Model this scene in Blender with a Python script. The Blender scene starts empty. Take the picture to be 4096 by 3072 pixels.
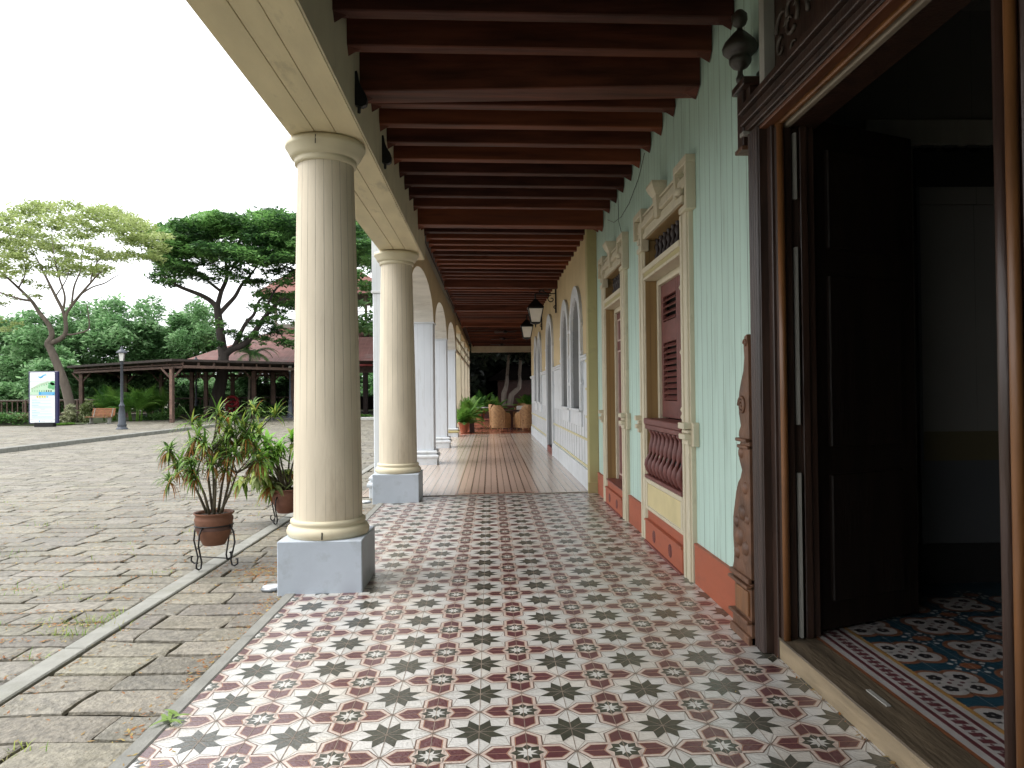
import bpy, math, random
import numpy as np
from mathutils import Vector, Matrix
random.seed(7); rng=np.random.default_rng(11)
sc=bpy.context.scene; COL=sc.collection
# ------------------------------------------------------------------ camera
PI=math.pi; R=math.radians
CAMZ=1.467; SL=.0103
def zf(x): return SL*x                       # the walkway floor falls slightly towards the yard
cam=bpy.data.cameras.new('camera'); co=bpy.data.objects.new('camera',cam); COL.objects.link(co)
cam.sensor_width=36; cam.lens=2950/4096*36; cam.clip_end=600; cam.clip_start=.05
def camrot(yaw,pitch,roll):
    cy,sy,cp,sp=math.cos(yaw),math.sin(yaw),math.cos(pitch),math.sin(pitch)
    f=Vector((sy*cp,cy*cp,sp)); r=Vector((cy,-sy,0)); u=r.cross(f)
    c,s=math.cos(roll),math.sin(roll)
    r2=c*r+s*u; u2=-s*r+c*u
    return Matrix((r2,u2,-f)).transposed()
co.matrix_world=Matrix.Translation((0,0,CAMZ))@camrot(R(1.696),R(.70),R(-.6)).to_4x4()
sc.camera=co
# ------------------------------------------------------------------ light
SUN_EL,SUN_AZ=R(62),R(-100)                  # azimuth measured from +y towards +x
w=bpy.data.worlds.new('World'); sc.world=w; w.use_nodes=True
nt=w.node_tree; bg=nt.nodes['Background']
sky=nt.nodes.new('ShaderNodeTexSky'); sky.sky_type='NISHITA'; sky.sun_disc=False
sky.sun_elevation=SUN_EL; sky.sun_rotation=SUN_AZ; sky.air_density=1.6; sky.dust_density=6; sky.ozone_density=1
hs=nt.nodes.new('ShaderNodeHueSaturation'); hs.inputs['Saturation'].default_value=.22
nt.links.new(sky.outputs[0],hs.inputs['Color']); ov=nt.nodes.new('ShaderNodeMix'); ov.data_type='RGBA'; ov.inputs[0].default_value=.6; ov.inputs[7].default_value=(8.2,8.35,8.7,1)   # even overcast veil
nt.links.new(hs.outputs[0],ov.inputs[6]); nt.links.new(ov.outputs[2],bg.inputs[0]); bg.inputs[1].default_value=.15
sl=bpy.data.lights.new('sun','SUN'); sl.energy=1.0; sl.angle=R(35); sl.color=(1,.97,.92)
so=bpy.data.objects.new('sun',sl); COL.objects.link(so)
d=Vector((math.sin(SUN_AZ)*math.cos(SUN_EL),math.cos(SUN_AZ)*math.cos(SUN_EL),math.sin(SUN_EL)))
so.rotation_euler=(-d).to_track_quat('-Z','Y').to_euler()
vs=sc.view_settings; vs.view_transform='Standard'; vs.look='None'; vs.exposure=1.12; vs.gamma=1; vs.use_curve_mapping=False
sc.render.engine='CYCLES'; sc.cycles.max_bounces=10; sc.cycles.diffuse_bounces=6
# ------------------------------------------------------------------ materials
MATS={}
def lin(c): return tuple((v/255/12.92 if v/255<=.04045 else ((v/255+.055)/1.055)**2.4) for v in c)
def mat(name,col,rough=.7,var=.15,scale=6.,bump=.0,bscale=None,spec=.5,metal=0,stain=None,stain_amt=0,stain_scale=2.,stretch=(1,1,1),lines=None,coat=0,sss=0):
    """procedural paint/wood/stone: colour variation, stains with a shape of their own, bump."""
    if name in MATS: return MATS[name]
    m=bpy.data.materials.new(name); m.use_nodes=True; MATS[name]=m
    n=m.node_tree.nodes; L=m.node_tree.links; b=n['Principled BSDF']
    b.inputs['Roughness'].default_value=rough; b.inputs['Metallic'].default_value=metal
    b.inputs['Specular IOR Level'].default_value=spec; b.inputs['Coat Weight'].default_value=coat; b.inputs['Coat Roughness'].default_value=.3
    tc=n.new('ShaderNodeTexCoord'); mp=n.new('ShaderNodeMapping'); mp.inputs['Scale'].default_value=stretch
    L.new(tc.outputs['Object'],mp.inputs[0])
    no=n.new('ShaderNodeTexNoise'); no.inputs['Scale'].default_value=scale; no.inputs['Detail'].default_value=6
    L.new(mp.outputs[0],no.inputs['Vector'])
    cr=n.new('ShaderNodeValToRGB'); L.new(no.outputs['Fac'],cr.inputs[0])
    c=np.array(col[:3]); a=np.clip(c*(1-var),0,1); d_=np.clip(c*(1+var),0,1)
    cr.color_ramp.elements[0].position=.3; cr.color_ramp.elements[1].position=.7
    cr.color_ramp.elements[0].color=(*a,1); cr.color_ramp.elements[1].color=(*d_,1)
    out=cr.outputs[0]
    if stain is not None:
        n2=n.new('ShaderNodeTexNoise'); n2.inputs['Scale'].default_value=stain_scale; n2.inputs['Detail'].default_value=9; n2.inputs['Roughness'].default_value=.65
        L.new(mp.outputs[0],n2.inputs['Vector'])
        r2=n.new('ShaderNodeValToRGB'); r2.color_ramp.elements[0].position=.55; r2.color_ramp.elements[1].position=.72
        L.new(n2.outputs['Fac'],r2.inputs[0])
        mu=n.new('ShaderNodeMath'); mu.operation='MULTIPLY'; mu.inputs[1].default_value=stain_amt; L.new(r2.outputs[0],mu.inputs[0])
        mx=n.new('ShaderNodeMix'); mx.data_type='RGBA'; L.new(mu.outputs[0],mx.inputs[0]); L.new(out,mx.inputs[6]); mx.inputs[7].default_value=(*stain,1); out=mx.outputs[2]
    if lines:                                   # dark joints: ('x'|'y'|'z'|'ang', period, width, colour)
        ax,per,wd,lc=lines
        sp=n.new('ShaderNodeSeparateXYZ'); L.new(tc.outputs['Object'],sp.inputs[0])
        if ax=='ang':
            at=n.new('ShaderNodeMath'); at.operation='ARCTAN2'; L.new(sp.outputs[0],at.inputs[0]); L.new(sp.outputs[1],at.inputs[1]); src=at.outputs[0]
        else: src=sp.outputs['xyz'.index(ax)]
        dv=n.new('ShaderNodeMath'); dv.operation='DIVIDE'; dv.inputs[1].default_value=per; L.new(src,dv.inputs[0])
        fr=n.new('ShaderNodeMath'); fr.operation='FRACT'; L.new(dv.outputs[0],fr.inputs[0])
        s5=n.new('ShaderNodeMath'); s5.operation='SUBTRACT'; s5.inputs[1].default_value=.5; L.new(fr.outputs[0],s5.inputs[0])
        ab=n.new('ShaderNodeMath'); ab.operation='ABSOLUTE'; L.new(s5.outputs[0],ab.inputs[0])
        n3=n.new('ShaderNodeTexNoise'); n3.inputs['Scale'].default_value=1.3; n3.inputs['Detail'].default_value=4; L.new(tc.outputs['Object'],n3.inputs['Vector'])
        wm=n.new('ShaderNodeMath'); wm.operation='MULTIPLY_ADD'; L.new(n3.outputs['Fac'],wm.inputs[0]); wm.inputs[1].default_value=wd*4; wm.inputs[2].default_value=-wd*1.2
        lt=n.new('ShaderNodeMath'); lt.operation='LESS_THAN'; L.new(ab.outputs[0],lt.inputs[0]); L.new(wm.outputs[0],lt.inputs[1])
        m3=n.new('ShaderNodeMix'); m3.data_type='RGBA'; L.new(lt.outputs[0],m3.inputs[0]); L.new(out,m3.inputs[6]); m3.inputs[7].default_value=(*lc,1); out=m3.outputs[2]
    L.new(out,b.inputs['Base Color'])
    if bump:
        nb=n.new('ShaderNodeTexNoise'); nb.inputs['Scale'].default_value=bscale or scale*5; nb.inputs['Detail'].default_value=5; L.new(mp.outputs[0],nb.inputs['Vector'])
        bp=n.new('ShaderNodeBump'); bp.inputs['Strength'].default_value=bump; bp.inputs['Distance'].default_value=.01; L.new(nb.outputs['Fac'],bp.inputs['Height']); L.new(bp.outputs[0],b.inputs['Normal'])
    return m
def leafmat(name,col,var=.3,trans=.35,scale=.6):
    if name in MATS: return MATS[name]
    m=mat(name,col,.55,var,scale,spec=.35); n=m.node_tree.nodes; L=m.node_tree.links
    b=n['Principled BSDF']; out=n['Material Output']; src=b.inputs['Base Color'].links[0].from_socket
    t=n.new('ShaderNodeBsdfTranslucent'); L.new(src,t.inputs[0]); ms=n.new('ShaderNodeMixShader'); ms.inputs[0].default_value=trans
    L.new(b.outputs[0],ms.inputs[1]); L.new(t.outputs[0],ms.inputs[2]); L.new(ms.outputs[0],out.inputs[0]); return m
CREAM=(.59,.53,.38)
M_cream=mat('cream_paint',CREAM,.6,.08,3,bump=.12,bscale=20,stain=(.22,.19,.13),stain_amt=.35,stain_scale=2.5,stretch=(1,1,.5))
M_shaft=mat('cream_shaft_paint',(.60,.53,.41),.6,.10,2.5,bump=.2,bscale=25,stain=(.30,.23,.15),stain_amt=.6,stain_scale=1.3,stretch=(2,2,.5),lines=('ang',2*PI/22,.017,(.10,.075,.05)))
M_soffit=mat('soffit_paint',(.68,.59,.39),.65,.1,3,bump=.15,bscale=22,stain=(.2,.16,.1),stain_amt=.7,stain_scale=2.2,stretch=(1.6,.5,1))
M_white=mat('white_board_paint',(.62,.66,.70),.55,.06,3,bump=.12,bscale=20,stain=(.3,.3,.27),stain_amt=.45,stain_scale=3,stretch=(2,2,.35),lines=('x',.13,.01,(.3,.32,.33)))
M_whitep=mat('white_moulding_paint',(.62,.65,.67),.5,.06,3,bump=.1,bscale=20,stain=(.3,.3,.25),stain_amt=.4,stain_scale=4)
M_brickw=mat('whitewashed_arch',(.62,.60,.54),.7,.1,4,bump=.5,bscale=14,stain=(.3,.26,.2),stain_amt=.55,stain_scale=5,stretch=(.6,1,3))
M_pedestal=mat('grey_blue_plinth_paint',(.42,.47,.53),.6,.07,3,bump=.2,bscale=35,stain=(.20,.21,.20),stain_amt=.35,stain_scale=6)
M_yellow=mat('yellow_wall_paint',(.55,.43,.24),.7,.08,2,bump=.1,bscale=30)
M_olive=mat('olive_and_shaded_yellow_paint',(.42,.36,.17),.6,.08,2,bump=.1,bscale=30,stain=(.2,.17,.1),stain_amt=.4,stain_scale=4)  # olive also paints the shaded face of the yellow pilaster
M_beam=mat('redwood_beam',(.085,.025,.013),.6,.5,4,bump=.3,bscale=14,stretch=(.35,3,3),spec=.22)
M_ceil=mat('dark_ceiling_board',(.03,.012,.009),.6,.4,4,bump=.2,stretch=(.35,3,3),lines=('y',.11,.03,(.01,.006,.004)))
M_green=mat('mint_board_paint',(.46,.62,.545),.55,.07,2,bump=.12,bscale=30,stain=(.22,.29,.23),stain_amt=.5,stain_scale=2.5,stretch=(1,4,.4))
M_gap=mat('painted_joint_shade',(.10,.14,.115),.8,.5,3)  # dark green-grey on the groove faces paints the shade in the joints
M_red=mat('red_oxide_paint',(.345,.088,.040),.55,.15,3,bump=.12,bscale=18,stain=(.1,.04,.03),stain_amt=.5,stain_scale=3,stretch=(1,.5,2))
M_sillred=mat('brown_red_paint',(.17,.045,.035),.5,.2,4,bump=.1)
M_trim=mat('trim_cream_paint',(.58,.52,.38),.5,.1,6,bump=.2,bscale=25,stain=(.24,.21,.15),stain_amt=.6,stain_scale=6,stretch=(1,1,.5))
M_ochre=mat('ochre_reveal_paint',(.30,.19,.075),.55,.12,3,bump=.1,stretch=(2,2,.3),lines=('x',.05,.02,(.12,.07,.03)))
M_shut=mat('red_brown_shutter_paint',(.145,.042,.034),.5,.2,6,bump=.15,stretch=(1,1,2))
M_dkiron=mat('black_iron',(.015,.015,.016),.45,.3,20,bump=.1,metal=.4)
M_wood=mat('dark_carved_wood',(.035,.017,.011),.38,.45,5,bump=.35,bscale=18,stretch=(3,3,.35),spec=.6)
M_woodL=mat('warm_lit_amber_wood',(.17,.07,.022),.4,.35,5,bump=.3,bscale=18,stretch=(2,2,.4),spec=.6)  # amber tone puts the warm light on the mouldings into the colour
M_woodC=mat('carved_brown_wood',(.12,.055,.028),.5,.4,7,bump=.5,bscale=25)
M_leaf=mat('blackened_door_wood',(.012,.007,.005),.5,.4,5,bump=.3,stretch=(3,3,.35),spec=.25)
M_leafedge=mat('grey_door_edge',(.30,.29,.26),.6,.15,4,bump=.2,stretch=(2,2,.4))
M_thr=mat('lit_worn_threshold_wood',(.24,.185,.115),.5,.4,3,bump=.6,bscale=16,stain=(.07,.05,.03),stain_amt=.8,stain_scale=2.2,stretch=(3,.5,3))  # beige of the front also carries the light falling on that face
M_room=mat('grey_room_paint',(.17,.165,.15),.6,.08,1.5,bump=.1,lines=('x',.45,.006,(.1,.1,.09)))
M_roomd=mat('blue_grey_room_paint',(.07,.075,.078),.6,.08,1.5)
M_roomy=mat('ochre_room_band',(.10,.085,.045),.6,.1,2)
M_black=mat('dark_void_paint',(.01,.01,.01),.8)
M_lantglass=mat('frosted_lantern_glass',(.75,.73,.66),.35,.04,8)
M_terra=mat('terracotta',(.16,.068,.038),.75,.25,7,bump=.3,bscale=25,stain=(.1,.045,.025),stain_amt=.7,stain_scale=4)
M_terraL=mat('light_terracotta',(.42,.15,.08),.7,.15,7,bump=.2)
M_stem=mat('plant_stem_bark',(.09,.075,.045),.8,.35,20,bump=.4)
M_bark=mat('tree_bark',(.13,.105,.085),.9,.3,3,bump=.8,bscale=9,stretch=(1.5,1.5,.4))
M_barkdk=mat('dark_tree_bark',(.06,.048,.042),.9,.3,3,bump=.8,bscale=9,stretch=(1.5,1.5,.4))
M_perg=mat('pergola_timber',(.10,.06,.045),.75,.35,4,bump=.3,stretch=(1,1,2))
M_pergr=mat('pergola_roof_sheet',(.035,.025,.02),.8,.3,3)
M_roof=mat('weathered_red_roof_sheet',(.15,.062,.052),.7,.3,1.2,bump=.3,stain=(.17,.135,.125),stain_amt=.75,stain_scale=1.1,stretch=(1,1,3),lines=('x',.38,.03,(.22,.1,.09)))
M_fasc=mat('red_fascia_paint',(.32,.05,.045),.6,.15,3)
M_lampgrey=mat('blue_grey_cast_iron',(.055,.064,.08),.5,.2,12,bump=.15)
M_bench=mat('bench_slat_wood',(.28,.12,.05),.6,.25,6,bump=.2)
M_conc=mat('pale_concrete',(.26,.26,.235),.85,.15,6,bump=.4,bscale=40,stain=(.2,.2,.16),stain_amt=.7,stain_scale=2.5)
M_concg=mat('grey_kerb_concrete',(.22,.22,.20),.85,.15,6,bump=.4,bscale=40,stain=(.14,.14,.12),stain_amt=.6,stain_scale=3)
M_soil=mat('mossy_joint_soil',(.075,.065,.035),.95,.5,9,bump=.8,bscale=60,stain=(.10,.12,.035),stain_amt=.8,stain_scale=1.4)
M_wick=mat('wicker',(.38,.215,.095),.6,.3,14,bump=.6,bscale=60,lines=('z',.035,.12,(.2,.09,.03)))
M_table=mat('dark_table_wood',(.06,.02,.015),.35,.3,6)
M_white2=mat('white_painted_metal',(.7,.7,.7),.4,.05)
M_hose=mat('red_hose',(.35,.02,.03),.5,.1)
M_glass=mat('dark_window_glass',(.09,.11,.11),.15,.1,2,spec=.6)
M_winframe=mat('grey_lining_paint',(.30,.31,.31),.6,.08,2,bump=.1)
def stonemat():
    m=mat('paver_stone',(.178,.162,.130),.56,.36,26,bump=1.,bscale=45,stain=(.09,.08,.045),stain_amt=.6,stain_scale=2.6)
    n=m.node_tree.nodes; L=m.node_tree.links; b=n['Principled BSDF']; src=b.inputs['Base Color'].links[0].from_socket
    at=n.new('ShaderNodeAttribute'); at.attribute_name='tone'
    mx=n.new('ShaderNodeMix'); mx.data_type='RGBA'; mx.blend_type='MULTIPLY'; mx.inputs[0].default_value=1
    L.new(src,mx.inputs[6]); L.new(at.outputs['Color'],mx.inputs[7]); L.new(mx.outputs[2],b.inputs['Base Color'])
    return m
M_stone=stonemat()
# ------------------------------------------------------------------ mesh builder
class MB:
    def __init__(s): s.v=[];s.f=[];s.m=[];s.sm=[];s.mats=[];s.col=None
    def mi(s,m):
        if m not in s.mats: s.mats.append(m)
        return s.mats.index(m)
    def face(s,pts,m,smooth=False):
        k=len(s.v); s.v+= [tuple(p) for p in pts]; s.f.append(tuple(range(k,k+len(pts)))); s.m.append(s.mi(m)); s.sm.append(smooth)
    def mesh(s,V,F,m,smooth=False):
        k=len(s.v); s.v+=[tuple(p) for p in V]; i=s.mi(m)
        for f in F: s.f.append(tuple(k+q for q in f)); s.m.append(i); s.sm.append(smooth)
    def box(s,x0,x1,y0,y1,z0,z1,m,c=0.):
        x0,x1=sorted((x0,x1)); y0,y1=sorted((y0,y1)); z0,z1=sorted((z0,z1))
        if c<=0:
            V=[(x,y,z) for x in(x0,x1) for y in(y0,y1) for z in(z0,z1)]
            s.mesh(V,[(0,1,3,2),(4,6,7,5),(0,4,5,1),(2,3,7,6),(0,2,6,4),(1,5,7,3)],m); return
        bm_box(s,((x0+x1)/2,(y0+y1)/2,(z0+z1)/2),(x1-x0,y1-y0,z1-z0),Matrix.Identity(3),m,c)
    def obox(s,cen,size,rot,m,c=0.): bm_box(s,cen,size,rot,m,c)
    def bar(s,a,b,w,h,m):
        a=Vector(a);b=Vector(b);d=b-a;L=d.length; q=d.to_track_quat('Y','Z').to_matrix()
        bm_box(s,(a+b)/2,(w,L,h),q,m,0)
    def lathe(s,prof,m,cen=(0,0,0),n=24,smooth=True,cap=True,a0=0.):
        V=[];F=[]
        for r,z in prof:
            for i in range(n):
                a=a0+2*PI*i/n; V.append((cen[0]+r*math.cos(a),cen[1]+r*math.sin(a),cen[2]+z))
        for j in range(len(prof)-1):
            for i in range(n):
                F.append((j*n+i,j*n+(i+1)%n,(j+1)*n+(i+1)%n,(j+1)*n+i))
        s.mesh(V,F,m,smooth)
        if cap:
            for j,rev in((0,True),(len(prof)-1,False)):
                if prof[j][0]>1e-4:
                    q=[V[j*n+i] for i in range(n)]; s.face(q[::-1] if rev else q,m)
    def tube(s,pts,rad,m,n=8,smooth=True,cap=True):
        pts=[Vector(p) for p in pts]; N=len(pts)
        rad=[float(rad)]*N if not hasattr(rad,'__len__') else [float(v_) for v_ in rad]
        V=[];F=[]; t=(pts[1]-pts[0]).normalized()
        up=Vector((0,0,1)) if abs(t.z)<.9 else Vector((1,0,0)); u=t.cross(up).normalized()
        for j in range(N):
            if 0<j<N-1: t2=(pts[j+1]-pts[j-1]).normalized()
            elif j==0: t2=(pts[1]-pts[0]).normalized()
            else: t2=(pts[-1]-pts[-2]).normalized()
            u=(u-t2*u.dot(t2)).normalized(); v=t2.cross(u)
            for i in range(n):
                a=2*PI*i/n; V.append(pts[j]+rad[j]*(math.cos(a)*u+math.sin(a)*v))
        for j in range(N-1):
            for i in range(n): F.append((j*n+i,j*n+(i+1)%n,(j+1)*n+(i+1)%n,(j+1)*n+i))
        if cap: F.append(tuple(range(n))[::-1]); F.append(tuple((N-1)*n+i for i in range(n)))
        s.mesh(V,F,m,smooth)
    def prism(s,poly,axis,a,b,m):
        """poly in the other two axes, extruded from a to b along axis"""
        def P(u,v,w): return {'x':(w,u,v),'y':(u,w,v),'z':(u,v,w)}[axis]
        n=len(poly); V=[P(u,v,a) for u,v in poly]+[P(u,v,b) for u,v in poly]
        s.mesh(V,[tuple(range(n))[::-1],tuple(range(n,2*n))]+[(i,(i+1)%n,n+(i+1)%n,n+i) for i in range(n)],m)
    def build(s,name,parent=None,loc=None):
        me=bpy.data.meshes.new(name); me.from_pydata(s.v,[],s.f)
        for m in s.mats: me.materials.append(m)
        me.polygons.foreach_set('material_index',s.m); me.polygons.foreach_set('use_smooth',s.sm)
        me.update()
        if s.col is not None:
            ca=me.color_attributes.new('tone','FLOAT_COLOR','CORNER'); ca.data.foreach_set('color',np.asarray(s.col,dtype=np.float32).ravel())
        o=bpy.data.objects.new(name,me); COL.objects.link(o)
        if loc is not None: o.location=loc
        if parent is not None: o.parent=parent
        return o
def bm_box(s,cen,size,rot,m,c):
    hx,hy,hz=[q/2 for q in size]; cen=Vector(cen)
    if c<=0:
        V=[cen+rot@Vector((x,y,z)) for x in(-hx,hx) for y in(-hy,hy) for z in(-hz,hz)]
        s.mesh(V,[(0,1,3,2),(4,6,7,5),(0,4,5,1),(2,3,7,6),(0,2,6,4),(1,5,7,3)],m); return
    c=min(c,hx*.45,hy*.45,hz*.45); V=[];idx={}
    for sx in(-1,1):
        for sy in(-1,1):
            for sz in(-1,1):
                for k,(a,b,d_) in enumerate(((hx,hy-c,hz-c),(hx-c,hy,hz-c),(hx-c,hy-c,hz))):
                    idx[(sx,sy,sz,k)]=len(V); V.append(cen+rot@Vector((sx*a,sy*b,sz*d_)))
    F=[]
    for sg in(-1,1):
        F.append([idx[(sg,a,b,0)] for a,b in((-1,-1),(1,-1),(1,1),(-1,1))])
        F.append([idx[(a,sg,b,1)] for a,b in((-1,-1),(1,-1),(1,1),(-1,1))])
        F.append([idx[(a,b,sg,2)] for a,b in((-1,-1),(1,-1),(1,1),(-1,1))])
    for a in(-1,1):
        for b in(-1,1):
            F.append([idx[(a,b,-1,0)],idx[(a,b,1,0)],idx[(a,b,1,1)],idx[(a,b,-1,1)]])
            F.append([idx[(a,-1,b,0)],idx[(a,1,b,0)],idx[(a,1,b,2)],idx[(a,-1,b,2)]])
            F.append([idx[(-1,a,b,1)],idx[(1,a,b,1)],idx[(1,a,b,2)],idx[(-1,a,b,2)]])
            for d_ in(-1,1): F.append([idx[(a,b,d_,0)],idx[(a,b,d_,1)],idx[(a,b,d_,2)]])
    s.mesh(V,F,m)
def rz(a): return Matrix.Rotation(a,3,'Z')
def tag(o,label,cat,group=None,kind=None):
    o['label']=label; o['category']=cat
    if group: o['group']=group
    if kind: o['kind']=kind
    return o
def struct(o): o['kind']='structure'; return o
def thing(name,label,cat,loc=(0,0,0),rot=0,group=None):
    o=bpy.data.objects.new(name,None); COL.objects.link(o); o.location=loc; o.rotation_euler=(0,0,rot); o.empty_display_size=.2
    return tag(o,label,cat,group)
def copy_tree(o,parent=None):
    c=o.copy(); COL.objects.link(c); c.parent=parent
    for ch in [q for q in bpy.data.objects if q.parent==o]: copy_tree(ch,c)
    return c
def dup(o,loc,rot,label):
    c=copy_tree(o); c.location=loc; c.rotation_euler=(0,0,rot); c['label']=label; return c
# ------------------------------------------------------------------ star-tile floor
def poly_outline(P,o): # offset convex-ish polygon about own centroid
    c=np.mean(P,axis=0); return [tuple(c+(np.array(p)-c)*(1+o/max(1e-6,np.linalg.norm(np.array(p)-c)))) for p in P]
M_tw=mat('glazed_white_tile',(.56,.55,.52),.22,.07,3,bump=.35,bscale=70,spec=.7,coat=.45,stain=(.34,.31,.26),stain_amt=.6,stain_scale=1.1)
M_tg=mat('dark_green_tile_inlay',(.045,.047,.033),.22,.2,3,bump=.35,bscale=70,spec=.7,coat=.45,stain=(.11,.105,.09),stain_amt=.6,stain_scale=1.1)
M_tm=mat('maroon_tile_inlay',(.105,.036,.040),.22,.15,3,bump=.35,bscale=70,spec=.7,coat=.45,stain=(.17,.11,.10),stain_amt=.6,stain_scale=1.1)
M_tp=mat('pink_tile_band',(.55,.45,.39),.22,.06,3,bump=.35,bscale=70,spec=.7,coat=.45,stain=(.34,.29,.24),stain_amt=.6,stain_scale=1.1)
M_tpo=mat('orange_tile_line',(.40,.20,.12),.35,.1,3)
M_tl=mat('brown_tile_line',(.11,.065,.045),.35,.1,3)
M_tlg=mat('grey_tile_line',(.24,.22,.19),.35,.1,3)
M_gr=mat('tile_grout',(.22,.175,.14),.8,.3,8)
def star_floor():
    b=MB(); X0,X1=-1.46,1.60; Y0,Y1=1.2,10.66; S=.4; OX,OY=-.063,3.218; e=.00025
    def clip(P):
        for ax,lo,sg in((0,X0,1),(0,X1,-1),(1,Y0,1),(1,Y1,-1)):
            Q=[]
            for i in range(len(P)):
                a=P[i];c=P[(i+1)%len(P)]; da=(a[ax]-lo)*sg; dc=(c[ax]-lo)*sg
                if da>=0: Q.append(a)
                if da*dc<0:
                    t=da/(da-dc); Q.append((a[0]+t*(c[0]-a[0]),a[1]+t*(c[1]-a[1])))
            P=Q
            if len(P)<3: return None
        return P
    def put(P,l,m):
        P=clip([(float(p[0]),float(p[1])) for p in P])
        if P: b.face([(x,y,zf(x)+l*e) for x,y in P],m)
    def rotp(P,k): 
        c,s_=[(1,0),(0,1),(-1,0),(0,-1)][k]; return [(c*x-s_*y,s_*x+c*y) for x,y in P]
    def line(a,c,w): 
        a=np.array(a);c=np.array(c);d_=(c-a)/np.linalg.norm(c-a);n_=np.array((-d_[1],d_[0]))*w/2
        return [a-n_,c-n_,c+n_,a+n_]
    tw=[M_tw]+[mat(n_,c_,.22,.07,3,bump=.35,bscale=70,spec=.7,coat=.45,stain=(.34,.31,.26),stain_amt=.6,stain_scale=1.1) for n_,c_ in (('glazed_white_tile_warm',(.57,.54,.49)),('glazed_white_tile_dull',(.53,.52,.49)),('glazed_white_tile_pale',(.59,.58,.555)))]
    for i in range(-11,11):
        for j in range(-12,40):
            x_,y_=OX+i*.2,OY+j*.2; put([(x_,y_),(x_+.2,y_),(x_+.2,y_+.2),(x_,y_+.2)],0,random.choice(tw))
    for i in range(-5,6):
        for j in range(-6,20):
            sx,sy=OX+i*S,OY+j*S
            def T(P,cx=sx,cy=sy): return [(cx+p[0]*S,cy+p[1]*S) for p in P]
            if -1.9<sx<2.0:
                # kites from the star tips to the crossings
                for k in range(4):
                    for t in(1,-1):
                        a=R(22.5)*t; tip=(.305*math.cos(a),.305*math.sin(a))
                        put(T(rotp(line(tip,(.495,0),.010),k)),1,M_tlg)
                        put(T(rotp(line(tip,(.33,.33*t),.008),k)),1,M_tlg)
                # star: eight rhombic petals with hairlines between
                for k in range(8):
                    a=R(22.5+45*k); n0=R(45*k); n1=R(45*k+45)
                    r0,r1=(.150,.185) if k%2==0 else (.185,.150)
                    put(T([(0,0),(r0*math.cos(n0),r0*math.sin(n0)),(.305*math.cos(a),.305*math.sin(a)),(r1*math.cos(n1),r1*math.sin(n1))]),4,M_tg)
                for k in range(8):
                    r1=.15 if k%2==0 else .18
                    put(T(line((0,0),(r1*math.cos(R(45*k)),r1*math.sin(R(45*k))),.007)),5,M_gr)
            fx,fy=sx+S/2,sy+S/2
            if -1.9<fx<2.0:
                def TF(P): return T(P,fx,fy)
                for k in range(4):
                    put(TF(rotp([(.0,.172),(.0,-.172),(.366,-.172),(.5,0),(.366,.172)],k)),1.4,M_tl)
                for k in range(4):
                    put(TF(rotp([(.0,.157),(.0,-.157),(.360,-.157),(.483,0),(.360,.157)],k)),2.2,M_tp)
                for k in range(4):
                    pe=[(.235,0),(.185,.108),(.345,.108),(.44,0),(.345,-.108),(.185,-.108)]
                    put(TF(rotp([(.205,0),(.152,.124),(.342,.124),(.440,0)],k)),2.6,M_tl)
                    put(TF(rotp([(.205,0),(.440,0),(.342,-.124),(.152,-.124)],k)),2.6,M_tl)
                    put(TF(rotp([(.211,0),(.160,.119),(.339,.119),(.434,0)],k)),3,M_tpo); put(TF(rotp([(.211,0),(.434,0),(.339,-.119),(.160,-.119)],k)),3,M_tpo)
                    put(TF(rotp([(.218,0.003),(.167,.114),(.336,.114),(.428,0.003)],k)),3.6,M_tm); put(TF(rotp([(.218,-.003),(.428,-.003),(.336,-.114),(.167,-.114)],k)),3.6,M_tm)
                def star(R0,r0,m,l,a0=0):
                    for k in range(8):
                        a=R(45*k+a0); put(TF([(0,0),(r0*math.cos(a-R(22.5)),r0*math.sin(a-R(22.5))),(R0*math.cos(a),R0*math.sin(a)),(r0*math.cos(a+R(22.5)),r0*math.sin(a+R(22.5)))]),l,m)
                star(.190,.150,M_tp,4.4); star(.178,.128,M_tg,5); star(.118,.052,M_tw,6,22.5)
    for i in range(-8,9):
        x=OX+i*S/2; put([(x-.0017,Y0),(x+.0017,Y0),(x+.0017,Y1),(x-.0017,Y1)],8,M_gr)
    for j in range(-10,40):
        y=OY+j*S/2; put([(X0,y-.0006),(X1,y-.0006),(X1,y+.0006),(X0,y+.0006)],8,M_tlg)
    return b.build('star_tile_floor')
struct(star_floor())
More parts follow.
